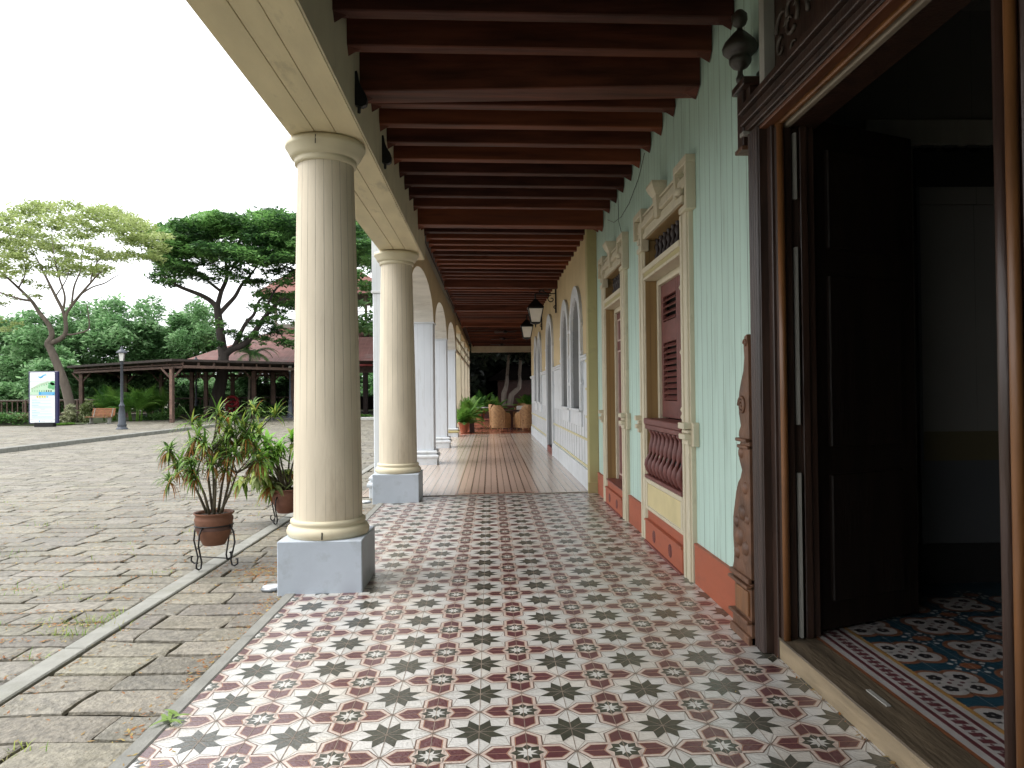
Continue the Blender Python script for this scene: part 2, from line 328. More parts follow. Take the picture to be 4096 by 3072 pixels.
# polished patterned floor of the next section
def polished():
    m=bpy.data.materials.new('polished_patterned_tile'); m.use_nodes=True; n=m.node_tree.nodes; L=m.node_tree.links; b=n['Principled BSDF']
    def MT(op,a,b_=None,c=None):
        q=n.new('ShaderNodeMath'); q.operation=op
        for i,v in enumerate((a,b_,c)):
            if v is None: continue
            if isinstance(v,(int,float)): q.inputs[i].default_value=v
            else: L.new(v,q.inputs[i])
        return q.outputs[0]
    tc=n.new('ShaderNodeTexCoord'); sp=n.new('ShaderNodeSeparateXYZ'); L.new(tc.outputs['Object'],sp.inputs[0]); x,y=sp.outputs[0],sp.outputs[1]
    def cell(v,per,off=0): return MT('ABSOLUTE',MT('SUBTRACT',MT('FRACT',MT('DIVIDE',MT('ADD',v,off),per)),.5))
    u=cell(x,.2,100); v=cell(y,.066,0)
    dia=MT('LESS_THAN',MT('ADD',MT('MULTIPLY',u,  .2/.016),MT('MULTIPLY',v,.066/.034)),1.)        # big dark diamonds
    u2=cell(x,.1,100.05); v2=cell(y,.05,0)
    d2=MT('LESS_THAN',MT('ADD',MT('MULTIPLY',u2,.1/.012),MT('MULTIPLY',v2,.05/.02)),1.)
    u3=cell(x,.2,100.1); seam=MT('LESS_THAN',u3,.01)
    mid=MT('MULTIPLY',MT('GREATER_THAN',x,-.53),MT('LESS_THAN',x,.72))
    no=n.new('ShaderNodeTexNoise'); no.inputs['Scale'].default_value=1.4; L.new(tc.outputs['Object'],no.inputs['Vector'])
    def MX(f,a,c):
        q=n.new('ShaderNodeMix'); q.data_type='RGBA'; L.new(f,q.inputs[0])
        for i,vv in((6,a),(7,c)):
            if isinstance(vv,tuple): q.inputs[i].default_value=(*vv,1)
            else: L.new(vv,q.inputs[i])
        return q.outputs[2]
    base=MX(mid,(.47,.41,.355),(.47,.345,.28)); base=MX(MT('MULTIPLY',no.outputs['Fac'],.35),base,(.42,.28,.21))
    fr=MT('LESS_THAN',y,10.84); base=MX(MT('MULTIPLY',fr,mid),base,(.36,.15,.10))
    dk=MX(mid,(.26,.22,.185),(.10,.06,.045)); base=MX(d2,base,MX(mid,(.27,.22,.19),(.16,.095,.07)))
    base=MX(MT('LESS_THAN',cell(y,.2,0),.02),base,(.36,.29,.24)); base=MX(dia,base,dk); base=MX(seam,base,MX(mid,(.35,.31,.265),(.24,.17,.135)))
    L.new(base,b.inputs['Base Color']); b.inputs['Roughness'].default_value=.2; b.inputs['Specular IOR Level'].default_value=.6
    nb=n.new('ShaderNodeTexNoise'); nb.inputs['Scale'].default_value=6; L.new(tc.outputs['Object'],nb.inputs['Vector'])
    bp=n.new('ShaderNodeBump'); bp.inputs['Strength'].default_value=.06; bp.inputs['Distance'].default_value=.01; L.new(nb.outputs['Fac'],bp.inputs['Height']); L.new(bp.outputs[0],b.inputs['Normal'])
    q=MB(); z=.006
    q.face([(-1.95,10.72,zf(-1.95)+z),(1.6,10.72,zf(1.6)+z),(1.6,26.5,zf(1.6)+z),(-1.95,26.5,zf(-1.95)+z)],m)
    struct(q.build('polished_tile_floor'))
    q=MB(); q.box(-1.46,1.55,10.665,10.72,-.1,.004,mat('worn_seam_cement',(.22,.19,.15),.8)); o=struct(q.build('floor_seam')); o.rotation_euler=(0,-math.atan(SL),0); o.location=(0,0,.004)
    mt=mat('red_terracotta_floor',(.27,.085,.055),.2,.25,1.5,bump=.05,lines=('x',.3,.012,(.11,.05,.04)),spec=.6)
    q=MB(); q.face([(-1.95,26.504,zf(-1.95)+z),(5,26.504,zf(1.6)+z),(5,46,zf(1.6)+z),(-1.95,46,zf(-1.95)+z)],mt); struct(q.build('terracotta_floor'))
polished()
# ------------------------------------------------------------------ courtyard
GZ=-.03
STEPX=-13.3
def ground():
    q=MB(); q.face([(-400,-60,-.09),(300,-60,-.09),(300,500,-.09),(-400,500,-.09)],mat('distant_ground',(.10,.10,.06),.95,.3,.05)); struct(q.build('ground'))
    q=MB(); q.face([(STEPX,-8,GZ-.024),(-1.50,-8,GZ-.024),(-1.50,64,GZ-.024),(STEPX,64,GZ-.024)],M_soil); struct(q.build('yard_bedding'))
    q=MB(); q.face([(-60,14,.076),(STEPX-.2,14,.076),(STEPX-.2,64,.076),(-60,64,.076)],M_soil); struct(q.build('terrace_bedding'))
    def wob(x,y): # coherent joint wobble
        return (.045*math.sin(x*1.7+y*.9)+.03*math.sin(3.1*x-1.3*y+1), .035*math.sin(x*1.1+y*.7+2)+.022*math.sin(x*2.7-y*1.9)+.014*math.sin(x*6.1+y*2.2))
    def slabs(name,x0,x1,y0,y1,z,cut=lambda x,y:True,kx=1.,ky=1.):
        b=MB(); tones=[]; b.mi(M_stone); y=y0; r_=random.Random(5)
        while y<y1:
            h=r_.uniform(.21,.31)*ky; x=x0+r_.uniform(-.4,0)
            yn=min(y+h,y1)
            while x<x1:
                w_=r_.uniform(.30,.58)*kx; xn=min(x+w_,x1)
                xa=max(x,x0)
                if x1-xn<.15: xn=x1
                if xn-xa>.1 and cut((xa+xn)/2,(y+yn)/2):
                    g=r_.uniform(.000,.009)*(1 if kx<=1 else 1.6)
                    gy=g+r_.uniform(.004,.012); P=[(xa+g,y+gy),(xn-g,y+gy),(xn-g,yn-gy),(xa+g,yn-gy)]
                    Q=[]
                    P8=[]
                    for a_ in range(4):
                        p_,q_=P[a_],P[(a_+1)%4]; P8+=[p_,((p_[0]+q_[0])/2,(p_[1]+q_[1])/2)]
                    for px_,py_ in P8:
                        wx,wy=wob(px_,py_); ed=max(0,min(1,(px_-x0)/.3,(x1-px_)/.3))
                        Q.append((px_+wx*ed+r_.uniform(-.013,.013)*ed,py_+wy+r_.uniform(-.013,.013)))
                    zz=z+r_.uniform(-.004,.004); tx,ty=r_.uniform(-.008,.008),r_.uniform(-.008,.008)
                    cx=sum(p[0] for p in Q)/8; cy=sum(p[1] for p in Q)/8; k=len(b.v)
                    for px_,py_ in Q: b.v.append((px_,py_,z-.02))
                    for px_,py_ in Q: b.v.append((px_+(cx-px_)*.02,py_+(cy-py_)*.03,zz-.005+tx*(px_-cx)+ty*(py_-cy)))
                    for px_,py_ in Q: b.v.append((px_+(cx-px_)*.10,py_+(cy-py_)*.15,zz+tx*(px_-cx)+ty*(py_-cy)))
                    t=r_.uniform(.74,1.2); t=(t,t*r_.uniform(.98,1.02),t*r_.uniform(.94,1.03),1)
                    F=[tuple(range(16,24))]+[(8+i,8+(i+1)%8,16+(i+1)%8,16+i) for i in range(8)]+[(i,(i+1)%8,8+(i+1)%8,8+i) for i in range(8)]
                    for f in F:
                        b.f.append(tuple(k+j for j in f)); b.m.append(0); b.sm.append(False); tones+= [t]*len(f)
                x=xn if xn<x1 else x1+1
            y=yn
        b.col=tones; return struct(b.build(name))
    slabs('yard_paving_strip',-2.40,-1.545,.6,34,GZ+.004)
    slabs('yard_paving',STEPX,-2.56,1.5,60,GZ+.002,lambda x,y: x>-y*.78-1.5)
    slabs('terrace_paving',-27.5,STEPX-.25,17,44,.1,lambda x,y: x>-y*.78-1.5 and (y<36.6 or x>-20.5),1.25,1.25)
    # yellow-stained worn patch is part of the stones; kerbs
    q=MB(); y=0.5; r_=random.Random(3)
    while y<40:
        L_=r_.uniform(.8,1.2); q.box(-2.555+r_.uniform(-.006,.006),-2.415+r_.uniform(-.006,.006),y,y+L_-.012,-.12,GZ+.010+r_.uniform(-.002,.002),M_conc,.008); y+=L_
    struct(q.build('concrete_kerb_strip'))
    q=MB(); y=1.0
    while y<10.6:
        q.box(-1.545,-1.462,y,y+1.19,-.12,-.008,M_concg,.007); y+=1.2
    struct(q.build('walkway_kerb'))
    q=MB(); y=14
    while y<60:
        q.box(STEPX-.25,STEPX,y,y+.47,-.12,.105,M_stone if 0 else M_concg,.015); y+=.48
    struct(q.build('step_kerb'))
ground()
# ------------------------------------------------------------------ round columns
def column(label,x,y):
    t=thing('round_column',label,'column',(x,y,zf(x)),group='round cream columns of the arcade')
    zb=.39-.0; 
    q=MB(); q.box(-.315,.315,-.31,.31,-.03,zb,M_pedestal,.006); q.build('pedestal',t)
    q=MB(); q.lathe([(.30,zb),(.315,zb+.02),(.318,zb+.045),(.305,zb+.075),(.285,zb+.085),(.283,zb+.095),(.29,zb+.105),(.288,zb+.125),(.268,zb+.135)],M_cream,n=40); q.build('base_moulding',t)
    q=MB(); h0,h1=zb+.13,3.31; prof=[]
    for i in range(13):
        k=i/12; r=.264-.047*k**1.35; prof.append((r,h0+(h1-h0)*k))
    q.lathe(prof,M_shaft,n=44,smooth=True,cap=False); q.build('shaft',t)
    q=MB(); q.lathe([(.222,3.283),(.238,3.286),(.240,3.322),(.236,3.326),(.250,3.332),(.262,3.336),(.276,3.358),(.297,3.398),(.306,3.410),(.310,3.416),(.309,3.44-zf(x)),(.2,3.44-zf(x))],M_cream,n=44); q.build('capital',t)
    for pth in ([(-.03,-.2895),(-.028,-.32),(-.03,-.319)],): pass
    return t
c1=column('cream column nearest the viewer, before the potted plants, on a grey square plinth',-1.285,5.865)
c2=column('slimmer-looking farther cream column where the star tiles end, joined to white piers',-1.30,10.40)
# dark splits in the mouldings (own small parts)
q=MB(); q.bar((-.012,-.300,3.375),(-.008,-.310,3.44),.006,.006,M_black); 
q.build('split',[o for o in c1.children if o.name.startswith('capital')][0]); 
q=MB(); q.bar((0.02,-.317,.40),(.022,-.318,.455),.007,.006,M_black); q.build('split',[o for o in c1.children if o.name.startswith('base')][0])
# ------------------------------------------------------------------ architrave, upper storey, ceiling
q=MB()
for a,b_ in((-1.508,-1.305),(-1.299,-1.15),(-1.145,-.962)): q.box(a,b_,-8,10.95,3.452,3.48,M_soffit,.003)
q.box(-1.50,-.97,-8,10.95,3.48,4.06,M_cream); q.box(-.968,-.950,-8,10.95,3.463,4.05,M_cream)
ar=q.build('soffit_beam'); tag(ar,'long cream boxed beam with cracked paint resting on the round columns','beam')
q=MB(); q.box(-1.62,-1.45,-8,42,4.42,8,M_green); q.box(-1.62,-1.20,-8,42,4.07,4.42,M_cream); q.box(-1.9,12,-9,43,8,8.2,M_roof); q.box(-1.6,1.62,-2.6,-2.4,-.1,4.06,M_green); q.box(-1.44,12,-8,42,4.30,4.42,M_ceil);  # green cross wall behind the viewer is added to keep light out of the room
up=q.build('upper_storey'); tag(up,'upper storey resting over the covered walkway, mostly out of view, plus an added light-blocking wall behind','building')
ct=thing('timber_ceiling','dark red timber ceiling with joists across the whole covered walkway','ceiling',(0,0,0))
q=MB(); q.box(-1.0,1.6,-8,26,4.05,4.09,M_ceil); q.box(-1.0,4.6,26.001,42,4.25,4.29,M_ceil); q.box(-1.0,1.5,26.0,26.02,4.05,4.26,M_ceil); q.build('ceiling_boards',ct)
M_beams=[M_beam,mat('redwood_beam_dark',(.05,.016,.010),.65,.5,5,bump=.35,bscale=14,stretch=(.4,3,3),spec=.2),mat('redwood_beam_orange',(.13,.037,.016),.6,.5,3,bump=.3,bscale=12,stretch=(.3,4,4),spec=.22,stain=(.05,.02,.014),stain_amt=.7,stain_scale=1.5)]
def joist(y,zb,wd,x0=-.955,x1=1.55,skew=0.,skz=0.,ztop=4.06):
    q=MB(); V=[]; bm_=M_beams[random.randrange(3)]
    sx=(x1-x0)
    for x,dy in((x0,0.),(x1,skew)):
        z=zb+(.012-.035*(x-x0)/sx)+(skz if x==x1 else 0)
        V+=[(x,y+dy,z+.008),(x,y+dy+.008,z),(x,y+dy+wd-.008,z),(x,y+dy+wd,z+.008),(x,y+dy+wd,ztop),(x,y+dy,ztop)]
    q.mesh(V,[(0,1,2,3,4,5)[::-1],(6,7,8,9,10,11)]+[(i,(i+1)%6,6+(i+1)%6,6+i) for i in range(6)],bm_)
    # small pointed corbel under each end
    for xe,s_ in((x1,-1),(x0,1)):
        if abs(xe)>2: continue
        zz=zb+.012-(.035 if xe==x1 else 0); dy=skew if xe==x1 else 0
        q.mesh([(xe,y+dy+.01,zz),(xe,y+dy+wd-.01,zz),(xe,y+dy+wd/2,zz-.055),(xe+s_*.1,y+dy+.01,zz),(xe+s_*.1,y+dy+wd-.01,zz),(xe+s_*.085,y+dy+wd/2,zz-.005)],[(0,1,2),(0,3,4,1),(0,2,5,3),(1,4,5,2),(3,5,4)],bm_)
    q.build('joist',ct)
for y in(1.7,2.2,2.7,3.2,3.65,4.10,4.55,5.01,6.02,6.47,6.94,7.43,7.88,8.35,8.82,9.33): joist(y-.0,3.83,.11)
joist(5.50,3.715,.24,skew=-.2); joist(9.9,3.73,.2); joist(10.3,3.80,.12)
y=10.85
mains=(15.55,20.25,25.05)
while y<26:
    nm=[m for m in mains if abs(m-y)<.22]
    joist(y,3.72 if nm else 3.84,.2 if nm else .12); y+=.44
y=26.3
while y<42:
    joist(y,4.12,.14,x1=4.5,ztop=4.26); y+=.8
q=MB(); q.box(-1.05,4.6,41.9,42.15,3.83,4.3,M_cream,.01); q.box(-1.05,4.6,41.85,42.2,3.80,3.86,M_trim); tag(q.build('end_lintel'),'buff lintel closing the far end of the walkway ceiling','lintel')
# iron shoes on the fascia
for y,la in((5.30,'leaf-shaped dark iron bracket on the fascia just before the nearest capital'),(6.62,'leaf-shaped dark iron bracket on the fascia just past the nearest capital')):
    q=MB(); P=[(-.952,.13),(-.935,.135),(-.925,.07),(-.905,.02),(-.875,-.03),(-.862,-.07),(-.872,-.11),(-.90,-.125),(-.952,-.11)]
    q.prism([(a,3.66+b_) for a,b_ in P],'y',y,y+.05,M_dkiron); q.lathe([(.0,-.17),(.012,-.16),(.012,-.11)],M_dkiron,cen=(-.925,y+.025,3.66),n=10)
    tag(q.build('iron_bracket'),la,'bracket',group='iron brackets on the fascia')
# ------------------------------------------------------------------ arcade wall with arches on square piers
def arch_z(t,zs=2.97,h=.68): return zs+h*math.sqrt(max(0,1-t*t))
ARCH=[(10.98,15.42),(15.93,20.12),(20.63,25.28)]
at_=thing('arcade_wall','yellow arcade wall pierced by arches beyond the round columns','wall')
q=MB(); xi,xo=-1.17,-1.70; ZT=4.06
ys=[]
def wallface(x,nx):
    prev=10.72
    for a,b_ in ARCH:
        q.face([(x,prev,2.97),(x,a,2.97),(x,a,ZT),(x,prev,ZT)],M_yellow if nx>0 else M_white)
        N=32
        for i in range(N):
            t0=-1+2*i/N; t1=-1+2*(i+1)/N; y0=(a+b_)/2+t0*(b_-a)/2; y1=(a+b_)/2+t1*(b_-a)/2
            q.face([(x,y0,arch_z(t0)),(x,y1,arch_z(t1)),(x,y1,ZT),(x,y0,ZT)],M_yellow if nx>0 else M_white)
        prev=b_
    q.face([(x,prev,2.97),(x,25.85,2.97),(x,25.85,ZT),(x,prev,ZT)],M_yellow if nx>0 else M_white)
wallface(xi,1); wallface(xo,-1); q.face([(xi,10.72,2.97),(xo,10.72,2.97),(xo,10.72,ZT),(xi,10.72,ZT)],M_white); q.face([(xi,25.85,2.97),(xo,25.85,2.97),(xo,25.85,ZT),(xi,25.85,ZT)],M_yellow)
q.build('wall',at_)
q=MB()
for a,b_ in ARCH:
    N=32
    for i in range(N):
        t0=-1+2*i/N; t1=-1+2*(i+1)/N; y0=(a+b_)/2+t0*(b_-a)/2; y1=(a+b_)/2+t1*(b_-a)/2
        q.face([(xi,y0,arch_z(t0)),(xo,y0,arch_z(t0)),(xo,y1,arch_z(t1)),(xi,y1,arch_z(t1))],M_brickw)
q.build('arch_lining',at_)
LB=['white pier half hidden behind the second round column','white panelled pier between the first and second arches','white panelled pier between the second and third arches','farthest white pier, with a yellow band on its base']
for i,(y0,y1) in enumerate(((10.72,10.98),(15.42,15.93),(20.12,20.63),(25.28,25.85))):
    t=thing('square_pier',LB[i],'pier',((xi+xo)/2,(y0+y1)/2,zf(-1.4)),group='white square piers of the arches')
    hx=(xi-xo)/2-.0; hy=(y1-y0)/2
    q=MB(); q.box(-hx+.01,hx-.01,-hy+.01,hy-.01,.30,2.95,M_white,.012); q.box(-hx-.012,hx+.012,-hy-.004,hy+.004,2.95,2.985,M_whitep,.005); q.build('shaft',t)
    q=MB()
    def mould(z0,z1,out,m):
        n_=7
        for k in range(n_):
            a0=-PI/2+PI*k/n_; a1=-PI/2+PI*(k+1)/n_; r=(z1-z0)/2; zc=(z0+z1)/2
            e0=out-r+r*math.cos(a0); e1=out-r+r*math.cos(a1); za=zc+r*math.sin(a0); zb=zc+r*math.sin(a1)
            for s0 in range(4):
                C=[(-1,-1),(1,-1),(1,1),(-1,1)]; c0=C[s0];c1_=C[(s0+1)%4]
                q.face([(c0[0]*(hx+e0),c0[1]*(hy+e0),za),(c1_[0]*(hx+e0),c1_[1]*(hy+e0),za),(c1_[0]*(hx+e1),c1_[1]*(hy+e1),zb),(c0[0]*(hx+e1),c0[1]*(hy+e1),zb)],m,True)
        q.box(-hx-out+.02,hx+out-.02,-hy-out+.02,hy+out-.02,z1-.002,z1+.001,m)
    mould(.135,.225,.085,M_whitep if i<3 else M_olive); mould(.235,.305,.06,M_whitep)
    q.box(-hx-.055,hx+.055,-hy-.055,hy+.055,-.05,.137,M_whitep,.006); q.box(-hx-.03,hx+.03,-hy-.03,hy+.03,.222,.24,M_whitep); q.build('base_moulding',t)
# far posts and transom lattice
for k,(y,la) in enumerate(((29.7,'nearest cream post of the latticed bay past the last arch'),(34.0,'second cream post of the latticed bay'),(38.4,'third cream post of the latticed bay'),(42.0,'last cream post carrying the lintel at the end of the walkway'))):
    t=thing('walkway_post',la,'post',(-1.3,y,zf(-1.3)),group='cream posts of the latticed bay')
    q=MB(); q.box(-.1,.14,-.16,.16,0,4.05,M_trim if k else M_cream,.012); q.build('shaft',t)
    q=MB(); q.box(-.14,.18,-.2,.2,0,.5,M_trim,.01); q.build('plinth',t); q=MB(); q.box(-.13,.17,-.19,.19,3.2,3.3,M_trim,.01); q.build('collar',t)
q=MB()
for a,b_ in((25.85,29.54),(29.86,33.84),(34.16,38.24),(38.56,41.84)):
    for z in(3.0,3.45): q.box(-1.27,-1.2,a,b_,z,z+.08,M_trim)
    for z in (3.86,): q.box(-1.3,-1.12,a,b_,z,4.05,M_yellow)
    m_=(a+b_)/2
    for c in np.linspace(a,b_,5)[1:-1]: q.box(-1.26,-1.21,c-.03,c+.03,3.08,3.45,M_trim)
    for i in range(4):
        c0,c1_=np.linspace(a,b_,5)[i:i+2]; q.bar((-1.235,c0+.03,3.09),(-1.235,c1_-.03,3.44),.02,.03,M_trim); q.bar((-1.23,c0+.03,3.44),(-1.23,c1_-.03,3.09),.02,.03,M_trim)
tag(q.build('transom_lattice'),'cream lattice strip high between the far posts','lattice')
# ------------------------------------------------------------------ green plank wall
WX=1.557
gw=thing('plank_wall','mint green plank wall with red skirting right of the star tiles','wall')
q=MB()
def planks(y0,y1,z0,z1,x=WX,m=M_green,per=.122,d_=.005,g=None):
    k0=math.floor(y0/per); pts=[(y0,0)]
    k=k0+1
    while k*per<y1-.01:
        j=k*per+ (random.Random(k).uniform(-.012,.012))
        g=.0028 if k%2==0 else .0011
        if j>y0+.01 and j<y1-.01: pts+=[(j-g,0),(j,d_),(j+g,0)]
        k+=1
    pts.append((y1,0))
    for (a,da),(b_,db) in zip(pts[:-1],pts[1:]): q.face([(x+da,a,z0),(x+db,b_,z0),(x+db,b_,z1),(x+da,a,z1)],m if da==db else M_gap)
WT=4.06
planks(-8,2.05,0,WT); planks(2.05,4.2,3.3,WT); planks(4.2,5.66,0,WT); planks(5.66,7.3,3.05,WT); planks(7.3,8.36,0,WT); planks(8.36,9.8,3.05,WT); planks(9.8,10.60,0,WT)
q.build('planks',gw)
q=MB()
for a,b_ in((-8,1.9),(4.56,5.55),(7.4,8.2),(9.9,10.58)):
    q.box(1.532,WX+.01,a,b_,-.02,.30,M_red,.004); q.box(1.526,WX+.01,a,b_,.30,.318,M_red,.003)
q.build('skirting',gw)
# thin cable
q=MB(); q.tube([(1.545,9.5,3.7),(1.54,9.0,3.55),(1.54,8.5,3.5),(1.54,8.0,3.53),(1.545,7.5,3.66),(1.545,7.2,3.82)],.003,M_dkiron,5); q.tube([(1.55,8.75,4.0),(1.545,8.7,3.5),(1.545,8.45,3.25)],.003,M_dkiron,5)
tag(q.build('wall_cable'),'thin black cable looping down the mint wall near the joists','cable')
# ------------------------------------------------------------------ shuttered window and panelled door on the mint wall
FX=1.50
def louvre_window(t,ya,yb,door):
    # ya near side, yb far side of the opening
    cw=.23
    def casing(y0,y1,nm='casing'):
        q=MB(); q.box(FX+.02,WX+.012,y0,y1,0,2.86,M_trim,.004)
        w_=(y1-y0)
        q.box(FX+.005,FX+.03,y0+.02,y0+.07,0,2.85,M_trim,.005); q.box(FX+.005,FX+.03,y1-.07,y1-.02,0,2.85,M_trim,.005); q.box(FX+.012,FX+.03,y0+w_/2-.03,y0+w_/2+.03,0,2.85,M_trim,.005)
        q.build(nm,t)
    casing(ya-cw,ya); casing(yb,yb+cw)
    for y0,y1 in((ya-cw-.02,ya-.10),(yb+.10,yb+cw+.02)):       # blocks half way up the casings
        q=MB(); ym=(y0+y1)/2; s_=-1 if y0<ya else 1; ye=ya-cw if s_<0 else yb+cw
        for zz,o,h in((1.06,.02,.05),(1.10,.045,.045),(1.145,.02,.03),(1.18,.05,.05)): q.box(FX-o,WX,ye-(.05 if s_<0 else -.0)-.04*0,ye+(.12 if s_<0 else 0)+(.05 if s_>0 else 0)-(0.12 if s_>0 else 0),zz,zz+h-.003,M_trim,.004)
        q.box(FX+.01,WX,ye-.10 if s_<0 else ye,ye if s_<0 else ye+.10,1.05,1.23,M_trim,.004)
        q.build('casing_block',t)
    # head with ears and keystone
    q=MB(); H0,H1=2.95,3.12
    q.box(FX-.0,WX,ya-.02,yb+.02,2.95,3.0,M_trim,.005); q.box(FX+.015,WX,ya,yb,3.0,3.05,M_trim,.004)
    q.box(FX-.015,WX,ya+.03,(ya+yb)/2-.12,3.055,3.11,M_trim,.005); q.box(FX-.015,WX,(ya+yb)/2+.12,yb-.03,3.055,3.11,M_trim,.005)
    q.box(FX+.01,WX,ya+.0,yb-.0,3.112,3.16,M_trim,.004); q.box(FX-.0,WX,ya,yb,3.17,3.19,M_trim,.004)
    q.build('head',t)
    for s_ in(-1,1):
        e=ya if s_<0 else yb; q=MB(); y0,y1=(e-cw-.09,e+.06) if s_<0 else (e-.06,e+cw+.09)
        def rect(a,b_,c,d_,x0=FX-.02): q.box(x0,WX,a,b_,c,d_,M_trim,.004)
        rect(y0,y1,3.19,3.25); rect(y0,y0+.05,2.84,3.19); rect(y1-.05,y1,3.0 ,3.19); rect(y0+.05,y0+.22,2.84,2.885)
        if s_<0: rect(y0+.055,y0+.13,2.92,3.17,FX+.02); rect(y0+.13,y1-.05,3.04,3.12,FX-.0); rect(y0+.15,y0+.25,2.93,2.98,FX-.015); q.lathe([(.0,0),(.04,.003),(.04,.05),(0,.053)],M_trim,cen=(FX-.0,y0+.24,3.0),n=12)
        else: rect(y1-.13,y1-.055,2.92,3.17,FX+.02); rect(y0+.05,y1-.13,3.04,3.12,FX-.0); rect(y1-.25,y1-.15,2.93,2.98,FX-.015)
        q.build('ear',t)
    yc=(ya+yb)/2
    q=MB(); V=[]
    for x,dz in((FX-.045,0),(WX,0)):
        pass
    prof=[(3.01,.05,.015),(3.2,.075,.03),(3.25,.11,.06),(3.29,.125,.075),(3.31,.125,.075)]
    for (z0,w0,o0),(z1,w1,o1) in zip(prof[:-1],prof[1:]):
        P=[(FX-o0,yc-w0,z0),(FX-o0,yc+w0,z0),(WX,yc+w0,z0),(WX,yc-w0,z0),(FX-o1,yc-w1,z1),(FX-o1,yc+w1,z1),(WX,yc+w1,z1),(WX,yc-w1,z1)]
        q.mesh(P,[(0,1,2,3)[::-1],(4,5,6,7),(0,1,5,4),(1,2,6,5),(2,3,7,6),(3,0,4,7)],M_trim)
    q.build('keystone',t)
    # reveal
    DX=1.67
    q=MB(); zb=.32
    q.box(WX+.0135,DX,yb-.001,yb+.02,zb,2.95,M_ochre); q.box(WX+.0135,DX,ya-.02,ya+.001,zb,2.95,M_ochre); q.box(FX+.033,WX+.013,yb-.0035,yb-.001,zb,2.95,M_ochre); q.box(FX+.03,DX+.1,ya-.02,yb+.02,2.945,2.965,M_ochre); 
    q.box(DX-.03,DX+.06,yb-.06,yb,zb,2.55,M_trim,.004); q.box(DX-.03,DX+.06,ya,ya+.06,zb,2.55,M_trim,.004); q.box(DX-.035,DX+.06,ya+.06,yb-.06,2.49,2.55,M_trim,.004)
    q.box(DX+.065,DX+.08,ya-.1,yb+.1,0,3.0,M_black)  # black sheet behind the opening paints the dark interior
    q.build('reveal',t)
    q=MB(); q.box(FX+.0,DX+.06,ya+.002,yb-.002,2.62,2.67,M_trim,.006); q.box(FX+.015,DX+.06,ya+.002,yb-.002,2.57,2.62,M_olive); q.box(FX+.005,DX+.06,ya+.002,yb-.002,2.55,2.575,M_trim,.004); q.build('transom_ledge',t)
    q=MB(); n_=9
    for i in range(n_):
        y=ya+(i+.5)*(yb-ya)/n_; q.lathe([(.022,2.67),(.022,2.70),(.012,2.71),(.028,2.75),(.03,2.78),(.014,2.82),(.028,2.86),(.026,2.89),(.014,2.91),(.022,2.92),(.022,2.947)],mat('dark_spindle_wood',(.035,.022,.02),.5),cen=(DX-.03,y,0),n=10)
    q.build('transom_spindles',t)
    return DX
def shutter(t,DX,ya,yb,z0,z1,nm='shutter'):
    q=MB(); fw=.07
    q.box(DX,DX+.035,ya,ya+fw,z0,z1,M_shut,.003); q.box(DX,DX+.035,yb-fw,yb,z0,z1,M_shut,.003)
    H=z1-z0; bands=[z0,z0+.0,z0+H*.5,z1]
    for zz,h in((z0,.16),(z0+H*.56,.2),(z1-.12,.12)): q.box(DX,DX+.035,ya+fw,yb-fw,zz,zz+h,M_shut,.003)
    for a,b_ in((z0+.16,z0+H*.56),(z0+H*.56+.2,z1-.12)):
        n_=max(3,int((b_-a)/.055))
        for i in range(n_):
            z=a+(i+.5)*(b_-a)/n_; q.obox((DX+.02,(ya+yb)/2,z),(.055,yb-ya-2*fw,.008),Matrix.Rotation(R(-42),3,'Y'),M_shut)
    q.build(nm,t)
w1=thing('shuttered_window','tall cream framed window with red louvred shutter and baluster rail, on the mint wall','window',group='tall openings of the mint wall')
DX=louvre_window(w1,5.79,7.18,False)
shutter(w1,DX,6.485,7.12,1.22,2.49); shutter(w1,DX,5.85,6.48,1.22,2.49)
q=MB(); q.box(FX-.005,DX+.03,5.80,7.178,1.15,1.21,M_shut,.008); q.box(FX+.01,DX+.03,5.80,7.178,1.105,1.15,M_shut,.006); q.build('rail',w1)
q=MB(); q.box(FX-.0,DX+.03,5.80,7.178,.63,.665,M_shut,.006)
q.build('rail',w1)
for i in range(9):
    y=5.88+i*.152; q=MB(); pts=[]; 
    prof=[(.018,0),(.02,.02),(.03,.05),(.036,.10),(.032,.14),(.018,.18),(.014,.21),(.03,.24),(.038,.28),(.03,.34),(.02,.38),(.016,.40),(.022,.42),(.022,.44)]
    # bellied scroll-shaped baluster
    P=[];Rr=[]
    for r,z in prof: P.append((FX+.045-.028*math.sin(z/.44*2*PI),y+.0,.665+z)); Rr.append(r)
    q.tube(P,Rr,M_shut,10); q.build('baluster',w1)
q=MB(); q.box(FX+.02,DX+.03,5.80,7.178,.32,.63,M_trim,.003); q.box(FX+.008,FX+.03,5.80,7.178,.33,.36,M_trim,.004); q.box(FX+.008,FX+.03,5.80,7.178,.59,.625,M_trim,.004); q.box(FX+.008,FX+.03,7.12,7.178,.36,.59,M_trim,.004); q.box(FX+.008,FX+.03,5.80,5.86,.36,.59,M_trim,.004)
q.box(FX+.014,FX+.022,5.87,7.11,.37,.58,mat('pale_yellow_panel_paint',(.60,.51,.27),.55,.1,4,bump=.1)); q.build('apron_panel',w1)
q=MB(); q.tube([(FX+.05,5.87,1.24),(FX+.05,5.87,2.48)],.014,M_trim,8)
for z in(1.26,1.32,1.78,2.3,2.42): q.lathe([(.014,-.03),(.03,0),(.014,.03)],M_trim,cen=(FX+.05,5.87,z),n=10)
q.build('spindle',w1)
